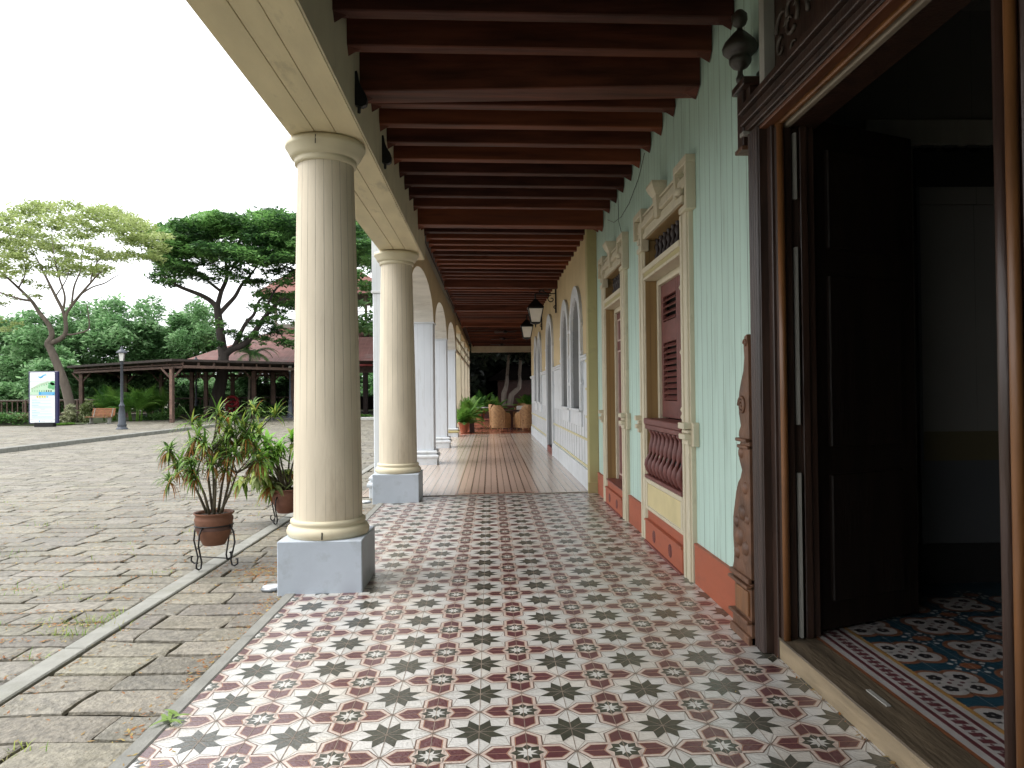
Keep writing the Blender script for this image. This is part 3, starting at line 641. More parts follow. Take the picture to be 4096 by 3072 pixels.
def vent_base(t,ya,yb):
    q=MB(); q.box(FX+.0,DX+.1,ya+.002,yb-.002,-.02,.22,M_red,.004); q.box(FX+.03,DX+.1,ya+.002,yb-.002,.22,.32,M_red,.004); q.box(FX-.01,DX+.1,ya,yb,.215,.235,M_red,.003); q.box(FX-.02,FX+.02,ya,yb,-.02,.03,M_sillred,.004); t=q.build('base_block',t)
    for f in(.28,.72):
        y=ya+(yb-ya)*f; q=MB(); q.mesh([(FX-.004,y+.055*math.cos(a),.125+.055*math.sin(a)) for a in np.linspace(0,2*PI,20,endpoint=False)]+[(FX+.003,y+.06*math.cos(a),.125+.06*math.sin(a)) for a in np.linspace(0,2*PI,20,endpoint=False)],[tuple(range(20))]+[(i,(i+1)%20,20+(i+1)%20,20+i) for i in range(20)],M_shut)
        for k in range(6):
            zz=.125-.04+k*.016; hw=.045*math.sqrt(max(.05,1-((zz-.125)/.055)**2)); q.box(FX-.009,FX-.004,y-hw,y+hw,zz-.003,zz+.003,M_sillred)
        q.build('vent',t)
vent_base(w1,5.79,7.18)
w2=thing('panelled_door','cream framed doorway with red panelled door, between the window and the yellow pilaster','door',group='tall openings of the mint wall')
louvre_window(w2,8.46,9.66,True)
q=MB(); q.box(DX,DX+.03,8.52,9.60,.32,2.49,M_shut,.003)
w2l=q.build('door_leaf',w2)
M_pk=mat('pink_edge_paint',(.55,.42,.36),.5,.15,8)
q=MB()
for a,b_ in((8.6,9.02),(9.1,9.52)):
    for z0,z1 in((.40,1.05),(1.18,2.0),(2.12,2.40)):
        for y0,y1,c,d_ in((a,a+.018,z0,z1),(b_-.018,b_,z0,z1),(a+.018,b_-.018,z0,z0+.018),(a+.018,b_-.018,z1-.018,z1)): q.box(DX-.012,DX,y0,y1,c,d_,M_pk)
        q.box(DX-.006,DX,a+.05,b_-.05,z0+.05,z1-.05,M_shut,.002)
q.build('door_panels',w2l); 
q=MB(); q.box(FX+.01,DX,8.462,9.658,.32,.335,M_sillred,.003); q.build('sill',w2)
vent_base(w2,8.46,9.66)
# ------------------------------------------------------------------ carved doorway
cd=thing('carved_doorway','dark carved wooden doorway standing open at the right edge, worn threshold below','doorway')
def reeded(y0,y1,x,z0,z1,n_,m,nm):
    q=MB(); q.box(x,WX+.05,y0,y1,z0,z1,M_wood,.004)
    for i in range(n_):
        y=y0+(i+.5)*(y1-y0)/n_; r=(y1-y0)/n_*.42
        q.mesh([(x-r*math.cos(a),y+r*math.sin(a),z) for z in(z0,z1) for a in np.linspace(-PI/2,PI/2,7)],[(i_,i_+1,8+i_,7+i_) for i_ in range(6)],m,True)
    q.build(nm,cd)
reeded(4.03,4.17,1.50,.02,2.93,4,M_wood,'far_casing')
q=MB()   # far jamb steps
q.box(1.545,1.78,3.965,4.03,.0,2.93,M_wood,.003); q.box(1.56,1.60,3.925,3.965,.13,2.90,M_wood,.003)
q.tube([(1.575,3.915,.13),(1.575,3.915,2.9)],.02,M_woodL,8); q.box(1.60,1.64,3.93,3.965,.13,2.9,M_wood,.003)
q.build('far_jamb',cd)
q=MB()
for a,b_ in((.135,1.02),(1.28,2.24),(2.5,2.86)): q.box(1.655,1.668,3.925,3.955,a,b_,M_leafedge)
q.box(1.69,1.73,3.935,3.965,.13,2.9,M_woodL if 0 else M_wood,.003); q.build('jamb_strip',cd)
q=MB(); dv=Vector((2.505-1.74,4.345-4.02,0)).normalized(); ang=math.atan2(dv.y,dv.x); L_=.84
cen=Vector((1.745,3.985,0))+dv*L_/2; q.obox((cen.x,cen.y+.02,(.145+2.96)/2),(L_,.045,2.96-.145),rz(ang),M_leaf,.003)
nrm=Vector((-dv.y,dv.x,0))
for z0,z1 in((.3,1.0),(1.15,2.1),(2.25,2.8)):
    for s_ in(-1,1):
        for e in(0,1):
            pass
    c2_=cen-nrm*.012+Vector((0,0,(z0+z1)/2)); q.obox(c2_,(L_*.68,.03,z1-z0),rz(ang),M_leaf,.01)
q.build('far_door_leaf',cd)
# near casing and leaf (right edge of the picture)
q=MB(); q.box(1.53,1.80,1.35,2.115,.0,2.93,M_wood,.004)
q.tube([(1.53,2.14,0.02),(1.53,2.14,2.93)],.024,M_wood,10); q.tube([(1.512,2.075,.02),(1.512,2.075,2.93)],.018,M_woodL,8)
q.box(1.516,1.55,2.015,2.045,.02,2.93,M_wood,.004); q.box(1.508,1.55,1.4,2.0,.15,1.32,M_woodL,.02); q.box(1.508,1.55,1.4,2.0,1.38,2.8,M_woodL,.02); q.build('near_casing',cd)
# head: stepped mouldings over the opening
q=MB()
M_woodR=mat('red_brown_lintel_wood',(.11,.04,.018),.4,.35,5,bump=.3,bscale=18,stretch=(2,.4,2),spec=.6)
q.box(1.505,1.563,1.4,4.03,2.915,2.935,M_woodR,.004); q.box(1.566,1.594,1.4,4.0,2.900,2.934,M_woodL,.006); q.box(1.602,1.634,1.4,3.99,2.888,2.934,mat('pale_worn_lintel_edge',(.24,.20,.15),.6,.15,4,bump=.2),.004); q.box(1.635,1.80,1.4,4.03,2.90,2.936,M_wood,.004)
for x0,z0,z1,m in((1.50,2.936,2.95,M_wood),(1.48,2.95,2.985,M_wood),(1.455,2.985,3.02,M_wood),(1.47,3.02,3.05,M_wood),(1.44,3.05,3.09,M_wood)):
    q.box(x0,WX+.2,1.4,4.19,z0,z1,m,.004)
q.build('head_moulding',cd)
q=MB()  # projecting ear block
q.box(1.47,WX+.02,4.19,4.285,2.86,3.235,M_wood,.006); q.box(1.445,WX,4.10,4.30,3.2,3.245,M_wood,.005); q.box(1.49,WX,4.13,4.20,2.97,3.2,M_wood,.004); q.box(1.455,WX,4.17,4.29,2.85,2.875,M_woodC,.004); q.box(1.46,WX,4.16,4.22,2.93,2.955,M_leafedge,.004); q.build('head_ear',cd)
q=MB(); q.lathe([(r_q*.72,z_q*.8) for r_q,z_q in [(0,0),(.03,.01),(.035,.04),(.02,.07),(.02,.10),(.06,.12),(.085,.15),(.088,.18),(.07,.2),(.10,.205),(.135,.235),(.14,.26),(.12,.30),(.06,.36),(.025,.39),(.02,.41),(.05,.43),(.062,.46),(.06,.50),(.03,.53),(0,.54)]],mat('near_black_turned_wood',(.03,.024,.018),.45,.2),cen=(1.46,4.19,3.235),n=24); q.build('finial',cd)
q=MB(); q.box(1.53,1.56,1.4,3.89,3.09,4.04,M_wood); q.box(1.47,1.53,3.85,3.92,3.09,4.04,M_leafedge,.002)
r_=random.Random(9)
for k in range(70):   # carved arabesque relief
    cy=3.75-r_.random()*2.0; cz=3.15+r_.random()*.8; r0=r_.uniform(.04,.12); a0=r_.uniform(0,6.28); s_=r_.choice((-1,1))
    P=[(1.522,cy+r0*(1-t*.8)*math.cos(a0+s_*t*5),cz+r0*(1-t*.8)*math.sin(a0+s_*t*5)) for t in np.linspace(0,1,12)]
    q.tube(P,[.013*(1-.6*t) for t in np.linspace(0,1,12)],mat('dull_carved_relief',(.06,.045,.035),.5,.3),6)
q.build('carved_panel',cd)
# carved side bracket
q=MB(); P=[(4.17,.0),(4.50,.0),(4.505,.10),(4.48,.14),(4.45,.16),(4.45,.33),(4.50,.37),(4.47,.43),(4.46,.5),(4.475,.58),(4.47,.70),(4.44,.78),(4.41,.86),(4.37,.92),(4.33,.95),(4.30,1.0),(4.345,1.06),(4.355,1.10),(4.35,1.14),(4.31,1.17),(4.35,1.2),(4.34,1.23),(4.31,1.26),(4.34,1.33),(4.345,1.4),(4.33,1.46),(4.29,1.53),(4.255,1.58),(4.235,1.66),(4.245,1.72),(4.23,1.78),(4.19,1.79),(4.17,1.70)]
q.prism(P,'x',1.475,WX+.004,M_woodC)
def spiral(cy,cz,r,m=M_woodC,x=1.472,turn=2.4,th=.011):
    n_=26; q.tube([(x,cy+r*(1-t*.9)*math.cos(t*turn*2*PI),cz+r*(1-t*.9)*math.sin(t*turn*2*PI)) for t in np.linspace(0,1,n_)],[th*(1-.5*t) for t in np.linspace(0,1,n_)],m,7)
spiral(4.28,1.38,.055); spiral(4.215,1.74,.025,turn=1.5,th=.007)
for cy,cz,r in((4.36,.60,.06),(4.30,.75,.05),(4.40,.5,.04),(4.25,.9,.04),(4.31,1.1,.035),(4.25,.55,.045),(4.41,.68,.035),(4.22,.72,.03)):
    q.lathe([(r,0),(r*.8,r*.35),(r*.3,r*.5),(0,r*.5)],M_woodC,cen=(0,0,0),n=14)
    k=14*4
    # turn the boss to face the walkway
    for i in range(len(q.v)-k-14,len(q.v)):
        x,y,z=q.v[i]; q.v[i]=(1.478-z,cy+x,cz+y)
for z0,z1,o in((.13,.15,.03),(.33,.35,.03),(1.17,1.19,.025),(1.13,1.15,.015),(.0,.06,.02),(.36,.39,.02)): q.box(1.475-o,WX,4.17,4.50 if z0<1 else 4.345,z0,z1,M_woodC,.004)
q.box(1.462,1.48,4.2,4.42,.17,.31,M_woodL,.01)
q.build('carved_bracket',cd)
q=MB(); q.box(1.552,1.743,1.3,4.028,-.02,.117,M_thr,.004); q.box(1.548,1.745,1.3,4.03,.1172,.129,mat('dark_worn_threshold_top',(.10,.075,.048),.5,.5,3,bump=.6,bscale=16,stain=(.26,.21,.14),stain_amt=.6,stain_scale=2.5,stretch=(3,.5,3)),.005); q.obox((1.665,3.16,.13),(.02,.17,.008),rz(.0),M_leafedge); q.build('threshold',cd)  # top board painted darker than the lit beige front
# ------------------------------------------------------------------ room behind the doorway
rm=thing('inner_room','dim grey boarded room seen through the open carved doorway','room')
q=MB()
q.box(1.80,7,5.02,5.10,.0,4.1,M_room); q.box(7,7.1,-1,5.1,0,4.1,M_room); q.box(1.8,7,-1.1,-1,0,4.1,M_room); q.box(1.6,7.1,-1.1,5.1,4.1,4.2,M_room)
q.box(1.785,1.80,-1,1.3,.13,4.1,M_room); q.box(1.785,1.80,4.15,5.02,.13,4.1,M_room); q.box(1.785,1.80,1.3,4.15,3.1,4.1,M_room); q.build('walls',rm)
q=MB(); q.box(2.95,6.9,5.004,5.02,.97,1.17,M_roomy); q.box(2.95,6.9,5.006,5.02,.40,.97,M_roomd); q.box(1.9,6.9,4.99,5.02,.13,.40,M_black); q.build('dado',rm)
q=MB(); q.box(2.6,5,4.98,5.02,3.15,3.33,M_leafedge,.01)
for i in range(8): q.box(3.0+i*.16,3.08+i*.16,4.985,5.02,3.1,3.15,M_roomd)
q.box(2.95,5,4.985,5.02,2.86,3.13,M_black); q.box(2.95,2.97,4.98,5.02,.4,2.86,M_roomd); q.box(2.95,5,4.99,5.02,2.74,2.86,M_room); q.build('transom',rm)  # black box paints the darkness of the transom opening
def room_floor():
    q=MB(); e=.0004; Z=.128
    CO={k:mat('inlay_'+k,c,.3,.12,5,bump=.15,bscale=60,spec=.55) for k,c in dict(white=(.36,.34,.32),blue=(.016,.055,.08),maroon=(.10,.03,.035),orange=(.20,.075,.035),brown=(.20,.10,.06),dark=(.03,.028,.03),amber=(.36,.20,.06)).items()}
    def F(P,l,c): q.face([(x,y,Z+l*e) for x,y in P],CO[c])
    def clipx(P,x0):
        Q=[]
        for i in range(len(P)):
            a=P[i];c=P[(i+1)%len(P)]
            if a[0]>=x0: Q.append(a)
            if (a[0]-x0)*(c[0]-x0)<0: t=(x0-a[0])/(c[0]-a[0]); Q.append((x0,a[1]+t*(c[1]-a[1])))
        return Q if len(Q)>2 else None
    Y0,Y1=.5,5.0; XB=1.745
    def strip(x0,x1,l,c): F([(x0,Y0),(x1,Y0),(x1,Y1),(x0,Y1)],l,c)
    strip(XB,5.2,0,'blue')
    for x0,x1,c in((1.745,1.765,'orange'),(1.765,1.80,'white'),(1.80,1.822,'maroon'),(1.822,1.915,'white'),(1.915,1.937,'maroon'),(1.937,1.968,'white'),(1.968,1.99,'amber')): strip(x0,x1,1,c)
    y=Y0
    while y<Y1: 
        F([(1.868,y+.019),(1.878,y+.0275),(1.868,y+.036),(1.858,y+.0275)],2,'maroon'); F([(1.825,y+.02),(1.825,y+.052),(1.868,y+.04),(1.868,y+.032)],2,'maroon') if 0 else None
        F([(1.843,y-.014),(1.895,y-.02),(1.893,y+.014),(1.841,y+.02)],3,'maroon'); y+=.055
    def circ(cx,cy,r,l,c,n_=20,sx=1.):
        P=clipx([(cx+r*sx*math.cos(a),cy+r*math.sin(a)) for a in np.linspace(0,2*PI,n_,endpoint=False)],1.99)
        if P: F(P,l,c)
    for i in range(-1,9):
        for j in range(1,12):
            cx=2.10+i*.4; cy=3.705-.0+(j-9)*.4+.0
            for k in range(4):
                a=R(45+90*k); ox,oy=.088*math.cos(a)*1.0,.088*math.sin(a)
                circ(cx+ox,cy+oy,.098,2,'brown'); circ(cx+ox,cy+oy,.090,3,'orange'); circ(cx+ox,cy+oy,.080,4,'brown'); circ(cx+ox,cy+oy,.072,5,'white')
            circ(cx,cy,.07,5.5,'white')
            for k in range(4):
                a=R(45+90*k); ox,oy=.088*math.cos(a),.088*math.sin(a)
                for m_ in range(5):
                    b_=a+m_*2*PI/5; px_,py_=cx+ox+.02*math.cos(b_),cy+oy+.02*math.sin(b_)
                    P=clipx([(px_+.016*math.cos(c),py_+.016*math.sin(c)) for c in np.linspace(0,2*PI,6,endpoint=False)],1.99)
                    if P: F(P,7,'dark')
                circ(cx+.03*math.cos(a+PI/4),cy+.03*math.sin(a+PI/4),.012,7,'maroon',6)
            circ(cx+.2,cy+.2,.042,2,'orange',12,1.2)
            for k in range(8):
                a=R(45*k+22); circ(cx+.2+.085*math.cos(a),cy+.2+.085*math.sin(a),.016,2,'white',5)
                circ(cx+.2+.06*math.cos(a+.4),cy+.2+.06*math.sin(a+.4),.009,2,'white',4)
    for i in range(9): 
        x=2.1+i*.2
        F([(x-.001,Y0),(x+.001,Y0),(x+.001,Y1),(x-.001,Y1)],9,'white')
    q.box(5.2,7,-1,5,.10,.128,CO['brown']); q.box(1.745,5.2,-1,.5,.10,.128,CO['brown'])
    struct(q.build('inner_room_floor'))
room_floor()
# ------------------------------------------------------------------ white and yellow wall of the far section
yw=thing('plastered_wall','far wall, yellow above and white panelled below, past the mint planks','wall')
YW=1.46
OPEN=[('w',11.72,12.90),('w',13.55,14.62),('d',17.05,18.55),('w',20.9,21.9),('w',22.6,23.6)]
def aw_z(kind,t): 
    return (2.54 if kind=='w' else 2.66)+.50*math.sqrt(max(0,1-t*t))
q=MB(); prev=10.72; y_end=26.0; ZB=2.04
def wf(a,b_,z0,z1,m,x=YW): q.face([(x,b_,z0),(x,a,z0),(x,a,z1),(x,b_,z1)],m)
def wm(z0,z1): return M_yellow
for k,a,b_ in OPEN:
    wf(prev,a,0,ZB,M_whitep); wf(prev,a,ZB,4.06,M_yellow)
    s=1.20 if k=='w' else 0.16; sp=2.54 if k=='w' else 2.66
    if k=='w': wf(a,b_,0,s,M_whitep)
    else: wf(a,b_,0,.16,M_whitep)
    N=20
    for i in range(N):
        t0=-1+2*i/N;t1=-1+2*(i+1)/N; y0=(a+b_)/2+t0*(b_-a)/2; y1=(a+b_)/2+t1*(b_-a)/2
        q.face([(YW,y1,aw_z(k,t1)),(YW,y0,aw_z(k,t0)),(YW,y0,4.06),(YW,y1,4.06)],M_yellow)
        q.face([(YW,y0,aw_z(k,t0)),(YW,y1,aw_z(k,t1)),(YW+.3,y1,aw_z(k,t1)),(YW+.3,y0,aw_z(k,t0))],M_winframe)
    for y in(a,b_): q.face([(YW,y,s),(YW+.3,y,s),(YW+.3,y,sp),(YW,y,sp)],M_winframe)
    q.face([(YW,a,s),(YW,b_,s),(YW+.3,b_,s),(YW+.3,a,s)],M_whitep)
    prev=b_
wf(prev,y_end,0,ZB,M_whitep); wf(prev,y_end,ZB,4.06,M_yellow)
q.face([(YW,y_end,0),(YW+.4,y_end,0),(YW+.4,y_end,4.06),(YW,y_end,4.06)],M_yellow)
q.build('plaster',yw)
q=MB(); q.box(1.415,WX+.03,10.62,10.80,-.02,4.06,M_olive,.012); q.box(1.40,WX,10.60,10.62,-.02,.17,M_olive,.004); q.build('pilaster',yw)  # yellow pilaster given olive, its tone in shade
q=MB()
segs=[(10.81,17.0),(18.6,25.95)]
for a,b_ in segs:
    q.box(1.425,YW+.005,a,b_,-.02,.31,M_whitep,.008)
q.build('skirting',yw)
M_ystrip=mat('pale_yellow_strip_paint',(.60,.55,.32),.55,.08,4)
q=MB()
for a,b_ in segs:
    for z in(.33,.735): q.box(1.44,YW+.005,a+.03,b_,z,z+.035,M_ystrip,.004)
    q.box(1.43,YW+.005,a,a+.04,.33,1.95,M_ystrip,.004)
    for z in(1.08,1.50,1.92): q.box(1.435,YW+.005,a+.02,a+.30,z,z+.035,M_ystrip,.004)
q.build('yellow_strips',yw)
q=MB()
for a,b_ in segs:
    y=a+.25
    while y<b_-.1:
        q.box(YW-.0035,YW+.004,y-.006,y+.006,.31,1.12,mat('shadow_gap',(.2,.21,.21),.8)); y+=.36
q.build('board_joints',yw)
q=MB()
for a,b_ in((10.80,11.55),(14.78,16.88),(18.72,20.74),(23.78,25.98)):
    q.box(1.40,YW+.005,a,b_,2.0,2.035,M_whitep,.006); q.box(1.42,YW+.005,a,b_,1.955,2.0,M_whitep,.006)
q.build('belt_moulding',yw)
def surround(t,kind,a,b_,o):
    q=MB(); s=1.18 if kind=='w' else .0; sp=2.54 if kind=='w' else 2.66; yc=(a+b_)/2; h=(b_-a)/2; N=24; x0,x1=YW-.045,YW+.006
    inn=[(b_,s)]+[(yc+h*math.cos(PI*i/N),sp+.50*math.sin(PI*i/N)) for i in range(N+1)]+[(a,s)]
    out=[(b_+o,s)]+[(yc+(h+o)*math.cos(PI*i/N),sp+(.50+o)*math.sin(PI*i/N)) for i in range(N+1)]+[(a-o,s)]
    for i in range(len(inn)-1):
        A,B,C,D=inn[i],inn[i+1],out[i+1],out[i]
        q.face([(x0,*A),(x0,*D),(x0,*C),(x0,*B)],M_whitep); q.face([(x0,*D),(x1,*D),(x1,*C),(x0,*C)],M_whitep); q.face([(x0,*A),(x0,*B),(x1,*B),(x1,*A)],M_whitep)
    # quoin notches on the surround
    for z in(1.62,2.1,2.55):
        for e,sg in((a-o,-1),(b_+o,1)): q.box(x0-.008,x1,min(e,e+sg*.05)-.0,max(e,e+sg*.05),z-.035,z+.035,M_whitep,.012)
    q.build('surround',t)
WL=['grey arched window nearest the yellow pilaster, white surround','second arched window from the pilaster, just before the wall doorway','arched doorway low in the white wall, behind the lanterns','arched window just past the wall doorway','last arched window before the wall ends, by the wicker chairs']
for (k,a,b_),la in zip(OPEN,WL):
    t=thing('arched_window' if k=='w' else 'arched_doorway',la,'window' if k=='w' else 'door',group='arched openings of the far wall')
    surround(t,k,a,b_,.20)
    q=MB(); s=1.2 if k=='w' else .16
    q.box(YW+.3,YW+.32,a-.05,b_+.05,s,3.2,M_winframe if k=='w' else M_winframe)
    q.build('shutter_leaf' if k=='w' else 'door_leaf',t)
    q=MB()
    if k=='w': q.box(YW-.07,YW+.1,a-.12,b_+.12,1.155,1.2,M_whitep,.006); q.box(YW-.03,YW+.004,a-.1,b_+.1,.92,1.155,M_whitep,.006); q.build('sill',t)
    else: q.box(YW-.04,YW+.3,a,b_,-.01,.16,M_sillred,.006); q.build('step',t)
# beyond the wall end: side room wall set back
q=MB(); q.box(4.5,4.6,26,42,0,4.06,M_yellow); tag(q.build('return_wall'),'set back buff wall beside the dining corner at the far end','wall')
# ------------------------------------------------------------------ wall lanterns
def wall_lantern(label,y,zc,xl):
    t=thing('wall_lantern',label,'lantern',(YW,y,zc),group='black bracket lanterns of the far wall')
    q=MB(); dx=xl-YW
    q.box(-.03,0,-.03,.03,-.42,.18,M_dkiron,.005); q.bar((0,0,0),(dx,0,0),.022,.022,M_dkiron)
    def sp(cx,cz,r,t0,t1,turn): 
        P=[(cx+r*(1-.85*k)*math.cos(t0+turn*k),0,cz+r*(1-.85*k)*math.sin(t0+turn*k)) for k in np.linspace(0,1,22)]; q.tube(P,.011,M_dkiron,6)
    sp(-.17,.13,.14,-PI/2,0,-7.5); sp(-.11,-.12,.09,PI/2,0,7); sp(-.34,.03,.06,0,0,6); P=[(-.02,0,.17),(-.12,0,.21),(-.25,0,.16),(-.38,0,.03)]; q.tube(P,.012,M_dkiron,6)
    sp(-.03,-.30,.05,0,0,6); q.build('bracket',t)
    q=MB(); q.lathe([(0,-.04),(.02,-.06),(.03,-.09),(.018,-.11),(.06,-.13),(.10,-.17),(.16,-.22),(.245,-.29),(.25,-.315),(.22,-.325)],M_dkiron,cen=(dx,0,0),n=4,smooth=False,a0=PI/4)
    q.lathe([(.02,0),(.02,-.05)],M_dkiron,cen=(dx,0,0),n=8)
    for i in range(4):
        a=PI/4+i*PI/2; q.bar((dx+.225*math.cos(a),.225*math.sin(a),-.32),(dx+.14*math.cos(a),.14*math.sin(a),-.63),.014,.014,M_dkiron)
        b_=a+PI/2
    for rr,z in((.225,-.325),(.14,-.63)):
        for i in range(4):
            a=PI/4+i*PI/2;b_=a+PI/2; q.bar((dx+rr*math.cos(a),rr*math.sin(a),z),(dx+rr*math.cos(b_),rr*math.sin(b_),z),.016,.016,M_dkiron)
    q.lathe([(.15,-.635),(.08,-.66),(.02,-.67),(.015,-.72),(0,-.74)],M_dkiron,cen=(dx,0,0),n=4,smooth=False,a0=PI/4); t=q.build('lantern_frame',t)
    q=MB(); q.lathe([(.212,-.33),(.132,-.62)],M_lantglass,cen=(dx,0,0),n=4,smooth=False,a0=PI/4); q.build('glass',t)
wall_lantern('nearer black wall lantern on a scrolled bracket',16.0,3.62,1.0)
wall_lantern('farther black wall lantern hanging lower in view, below the nearer one',20.4,3.62,1.03)
# ------------------------------------------------------------------ ceiling fans
FL=['nearest of the far ceiling fans','second far ceiling fan','third far ceiling fan','last ceiling fan before the end lintel']
f0=None
for i,y in enumerate((27.2,31.2,35.2,39.3)):
    if f0 is None:
        f0=thing('ceiling_fan','dark fan, '+FL[0],'fan',(.66,y,4.25),.3,'ceiling fans of the far bay')
        q=MB(); q.lathe([(.05,0),(.05,-.03),(.012,-.04),(.012,-.14)],M_dkiron,n=10); q.lathe([(.03,-.13),(.09,-.15),(.11,-.18),(.1,-.22),(.04,-.25),(0,-.26)],M_dkiron,n=14); f0m=q.build('motor',f0)
        for k in range(4):
            a=k*PI/2; q=MB(); q.obox((.38*math.cos(a),.38*math.sin(a),-.19),(.5,.12,.012),rz(a)@Matrix.Rotation(R(12),3,'X'),M_dkiron); q.build('blade',f0m)
    else: dup(f0,(.66,y,4.25),.3+i*.5,'dark fan, '+FL[i])
q=MB(); q.lathe([(.0,-.34),(.012,-.33),(.03,-.29),(.034,-.26),(.02,-.23),(.028,-.21),(.028,-.19),(.015,-.17),(.012,0)],M_dkiron,cen=(.26,3.75,4.05),n=14); tag(q.build('pendant_rod'),'dark turned pendant rod hanging from the nearest joists','pendant')
# ------------------------------------------------------------------ plant builders
def ribbon(q,base,dirv,L,w,droop,m,n=5,fold=0.):
    base=Vector(base); d_=Vector(dirv).normalized(); side=d_.cross(Vector((0,0,1)))
    if side.length<1e-3: side=Vector((1,0,0))
    side.normalize(); P=base.copy(); V=[];F=[]; cur=d_.copy()
    for i in range(n+1):
        t=i/n; ww=w*math.sin(PI*min(1,.12+.88*t)**.75)*.5 if t<1 else 0.0005
        V.append(P-side*ww); V.append(P+side*ww)
        P=P+cur*(L/n); cur=(cur+Vector((0,0,-droop/n))).normalized()
    for i in range(n): F.append((2*i,2*i+1,2*i+3,2*i+2))
    q.mesh(V,F,m,True)
M_g1=leafmat('strap_leaf_green',(.16,.29,.05)); M_g2=leafmat('strap_leaf_dark_green',(.07,.15,.03)); M_g3=leafmat('strap_leaf_yellow_green',(.32,.40,.08)); M_or=leafmat('dead_leaf_orange',(.36,.15,.035),.35,.3,3); M_br=leafmat('dry_leaf_tan',(.30,.20,.08),.3,.2,3)
M_lg=leafmat('broad_leaf_bright',(.19,.42,.05)); M_lp=leafmat('mottled_pale_leaf',(.22,.27,.10),.4,.3,9)
def pot(q,sc_=1.,m=M_terra,flare=0):
    prof=[(.095,0),(.10,.005),(.145,.10),(.160,.145),(.158,.165),(.168,.18),(.165,.205),(.172,.23),(.170,.25),(.158,.268),(.17,.282),(.182,.295),(.178,.303),(.16,.295),(.15,.27)]
    q.lathe([(r*sc_,z*sc_) for r,z in prof],m,n=32,cap=True)
    q.lathe([(0,.275*sc_),(.15*sc_,.276*sc_)],mat('potting_soil',(.05,.035,.022),.95,.4,30,bump=.6),n=20,cap=False)
def stand(label,loc,rot,h=.30,r=.17):
    t=thing('plant_stand',label,'plant stand',loc,rot,'black iron plant stands')
    for k in range(4):
        a=PI/4+k*PI/2; c,s_=math.cos(a),math.sin(a); q=MB()
        P=[(r*.93,h),(r*1.15,h*.85),(r*1.22,h*.6),(r*1.08,h*.35),(r*.98,h*.18),(r*1.05,h*.05),(r*1.2,.012),(r*1.38,.03),(r*1.38,.075),(r*1.28,.07)]
        q.tube([(p[0]*c,p[0]*s_,p[1]) for p in P],.0075,M_dkiron,7); q.build('leg',t)
    q=MB(); q.tube([(r*.93*math.cos(a),r*.93*math.sin(a),h) for a in np.linspace(0,2*PI,25)],.007,M_dkiron,6)
    for k in range(1):
        a=PI/4
        if k==0: q.build('ring',t); q=MB(); q.tube([(r*math.cos(-a),r*math.sin(-a),h*.2),(-r*math.cos(a),r*math.sin(a),h*.2)],.005,M_dkiron,6); q.build('cross_brace',t); break
    return t
PX,PY=-2.43,6.55
stand('iron stand with scrolled feet under the nearer terracotta pot',(PX,PY,GZ+.012),.5,.36,.17)
p1=thing('potted_plant','nearer terracotta pot with a tall strap-leaved plant, orange dead leaves hanging','plant',(PX,PY,.17),0,'potted plants on stands in the yard')
q=MB(); pot(q,.94); q.lathe([(.1535,.135),(.156,.15),(.153,.163)],mat('dark_pot_band',(.09,.045,.035),.8,.3,9),n=32,cap=False); q.build('pot',p1)
def strap_plant(t,stems,seed,z0=.27):
    r_=random.Random(seed); qs=MB(); ql=MB()
    for (ax,ay,tx,ty,tz,hs_) in stems:
        mid=((ax+tx)/2+r_.uniform(-.02,.02),(ay+ty)/2,z0+(tz-z0)*.5); qs.tube([(ax,ay,z0),mid,(tx,ty,tz)],[.013,.011,.006],M_stem,7)
        for (dx,dy,dz) in hs_:
            hx,hy,hz=tx+dx,ty+dy,tz+dz; qs.tube([(tx,ty,tz),(tx+dx*.6,ty+dy*.4,tz+dz*.5),(hx,hy,hz)],[.007,.005,.004],M_stem,6)
            n_=r_.randint(20,30)
            for k in range(n_):
                a=r_.uniform(0,2*PI); el=r_.uniform(-.2,1.25); low=k/n_; L=r_.uniform(.11,.22)
                d_=(math.cos(a)*math.cos(el),math.sin(a)*math.cos(el),math.sin(el))
                m=r_.choices((M_g1,M_g2,M_g3,M_or),(5,4,3 if hz>.85 else 1,.3 if hz>.8 else 1.0))[0]
                ribbon(ql,(hx,hy,hz-.05*r_.random()),d_,L,r_.uniform(.014,.023),r_.uniform(.8,2.2),m)
            if r_.random()<.9 and hz<1.02:
                for k in range(r_.randint(12,26)):    # dead skirt
                    a=r_.uniform(0,2*PI); ribbon(ql,(hx+.015*math.cos(a),hy+.015*math.sin(a),hz-.04),(math.cos(a)*.6,math.sin(a)*.6,-.5),r_.uniform(.08,.2),.012,2.6,r_.choice((M_or,M_or,M_br,M_g2)),5)
    qs.build('stems',t); ql.build('foliage',t)
H=lambda *a:list(a)
r_=random.Random(21)
stems=[]
for (ax,ay,tx,ty,tz) in((-.06,.0,-.22,.02,.60),(-.03,.05,-.10,.10,.78),(0,0,.0,-.04,.82),(.03,.02,.10,.06,.75),(.06,-.03,.2,0,.62),(.05,.05,.17,.1,.85),(-.02,-.05,-.12,-.09,.62),(.02,-.05,.06,-.1,.68)):
    hs_=[]
    for k in range(5):
        a=r_.uniform(0,2*PI); hs_.append((.17*math.cos(a)*r_.uniform(.5,1.)+tx*.35,.12*math.sin(a),r_.uniform(-.02,.32)))
    stems.append((ax,ay,tx,ty,tz,hs_))
stems[5][5].append((.32,.05,.28)); stems[4][5].append((.2,0,.12)); stems[0][5].append((-.17,0,-.02)); stems[5][5].append((.12,.05,.36)); stems[2][5].append((.05,0,.36))
strap_plant(p1,stems,5)
P2=(-2.40,8.70)
stand('iron stand under the farther pot, beside the round column',(P2[0],P2[1],GZ+.012),.4,.33,.155)
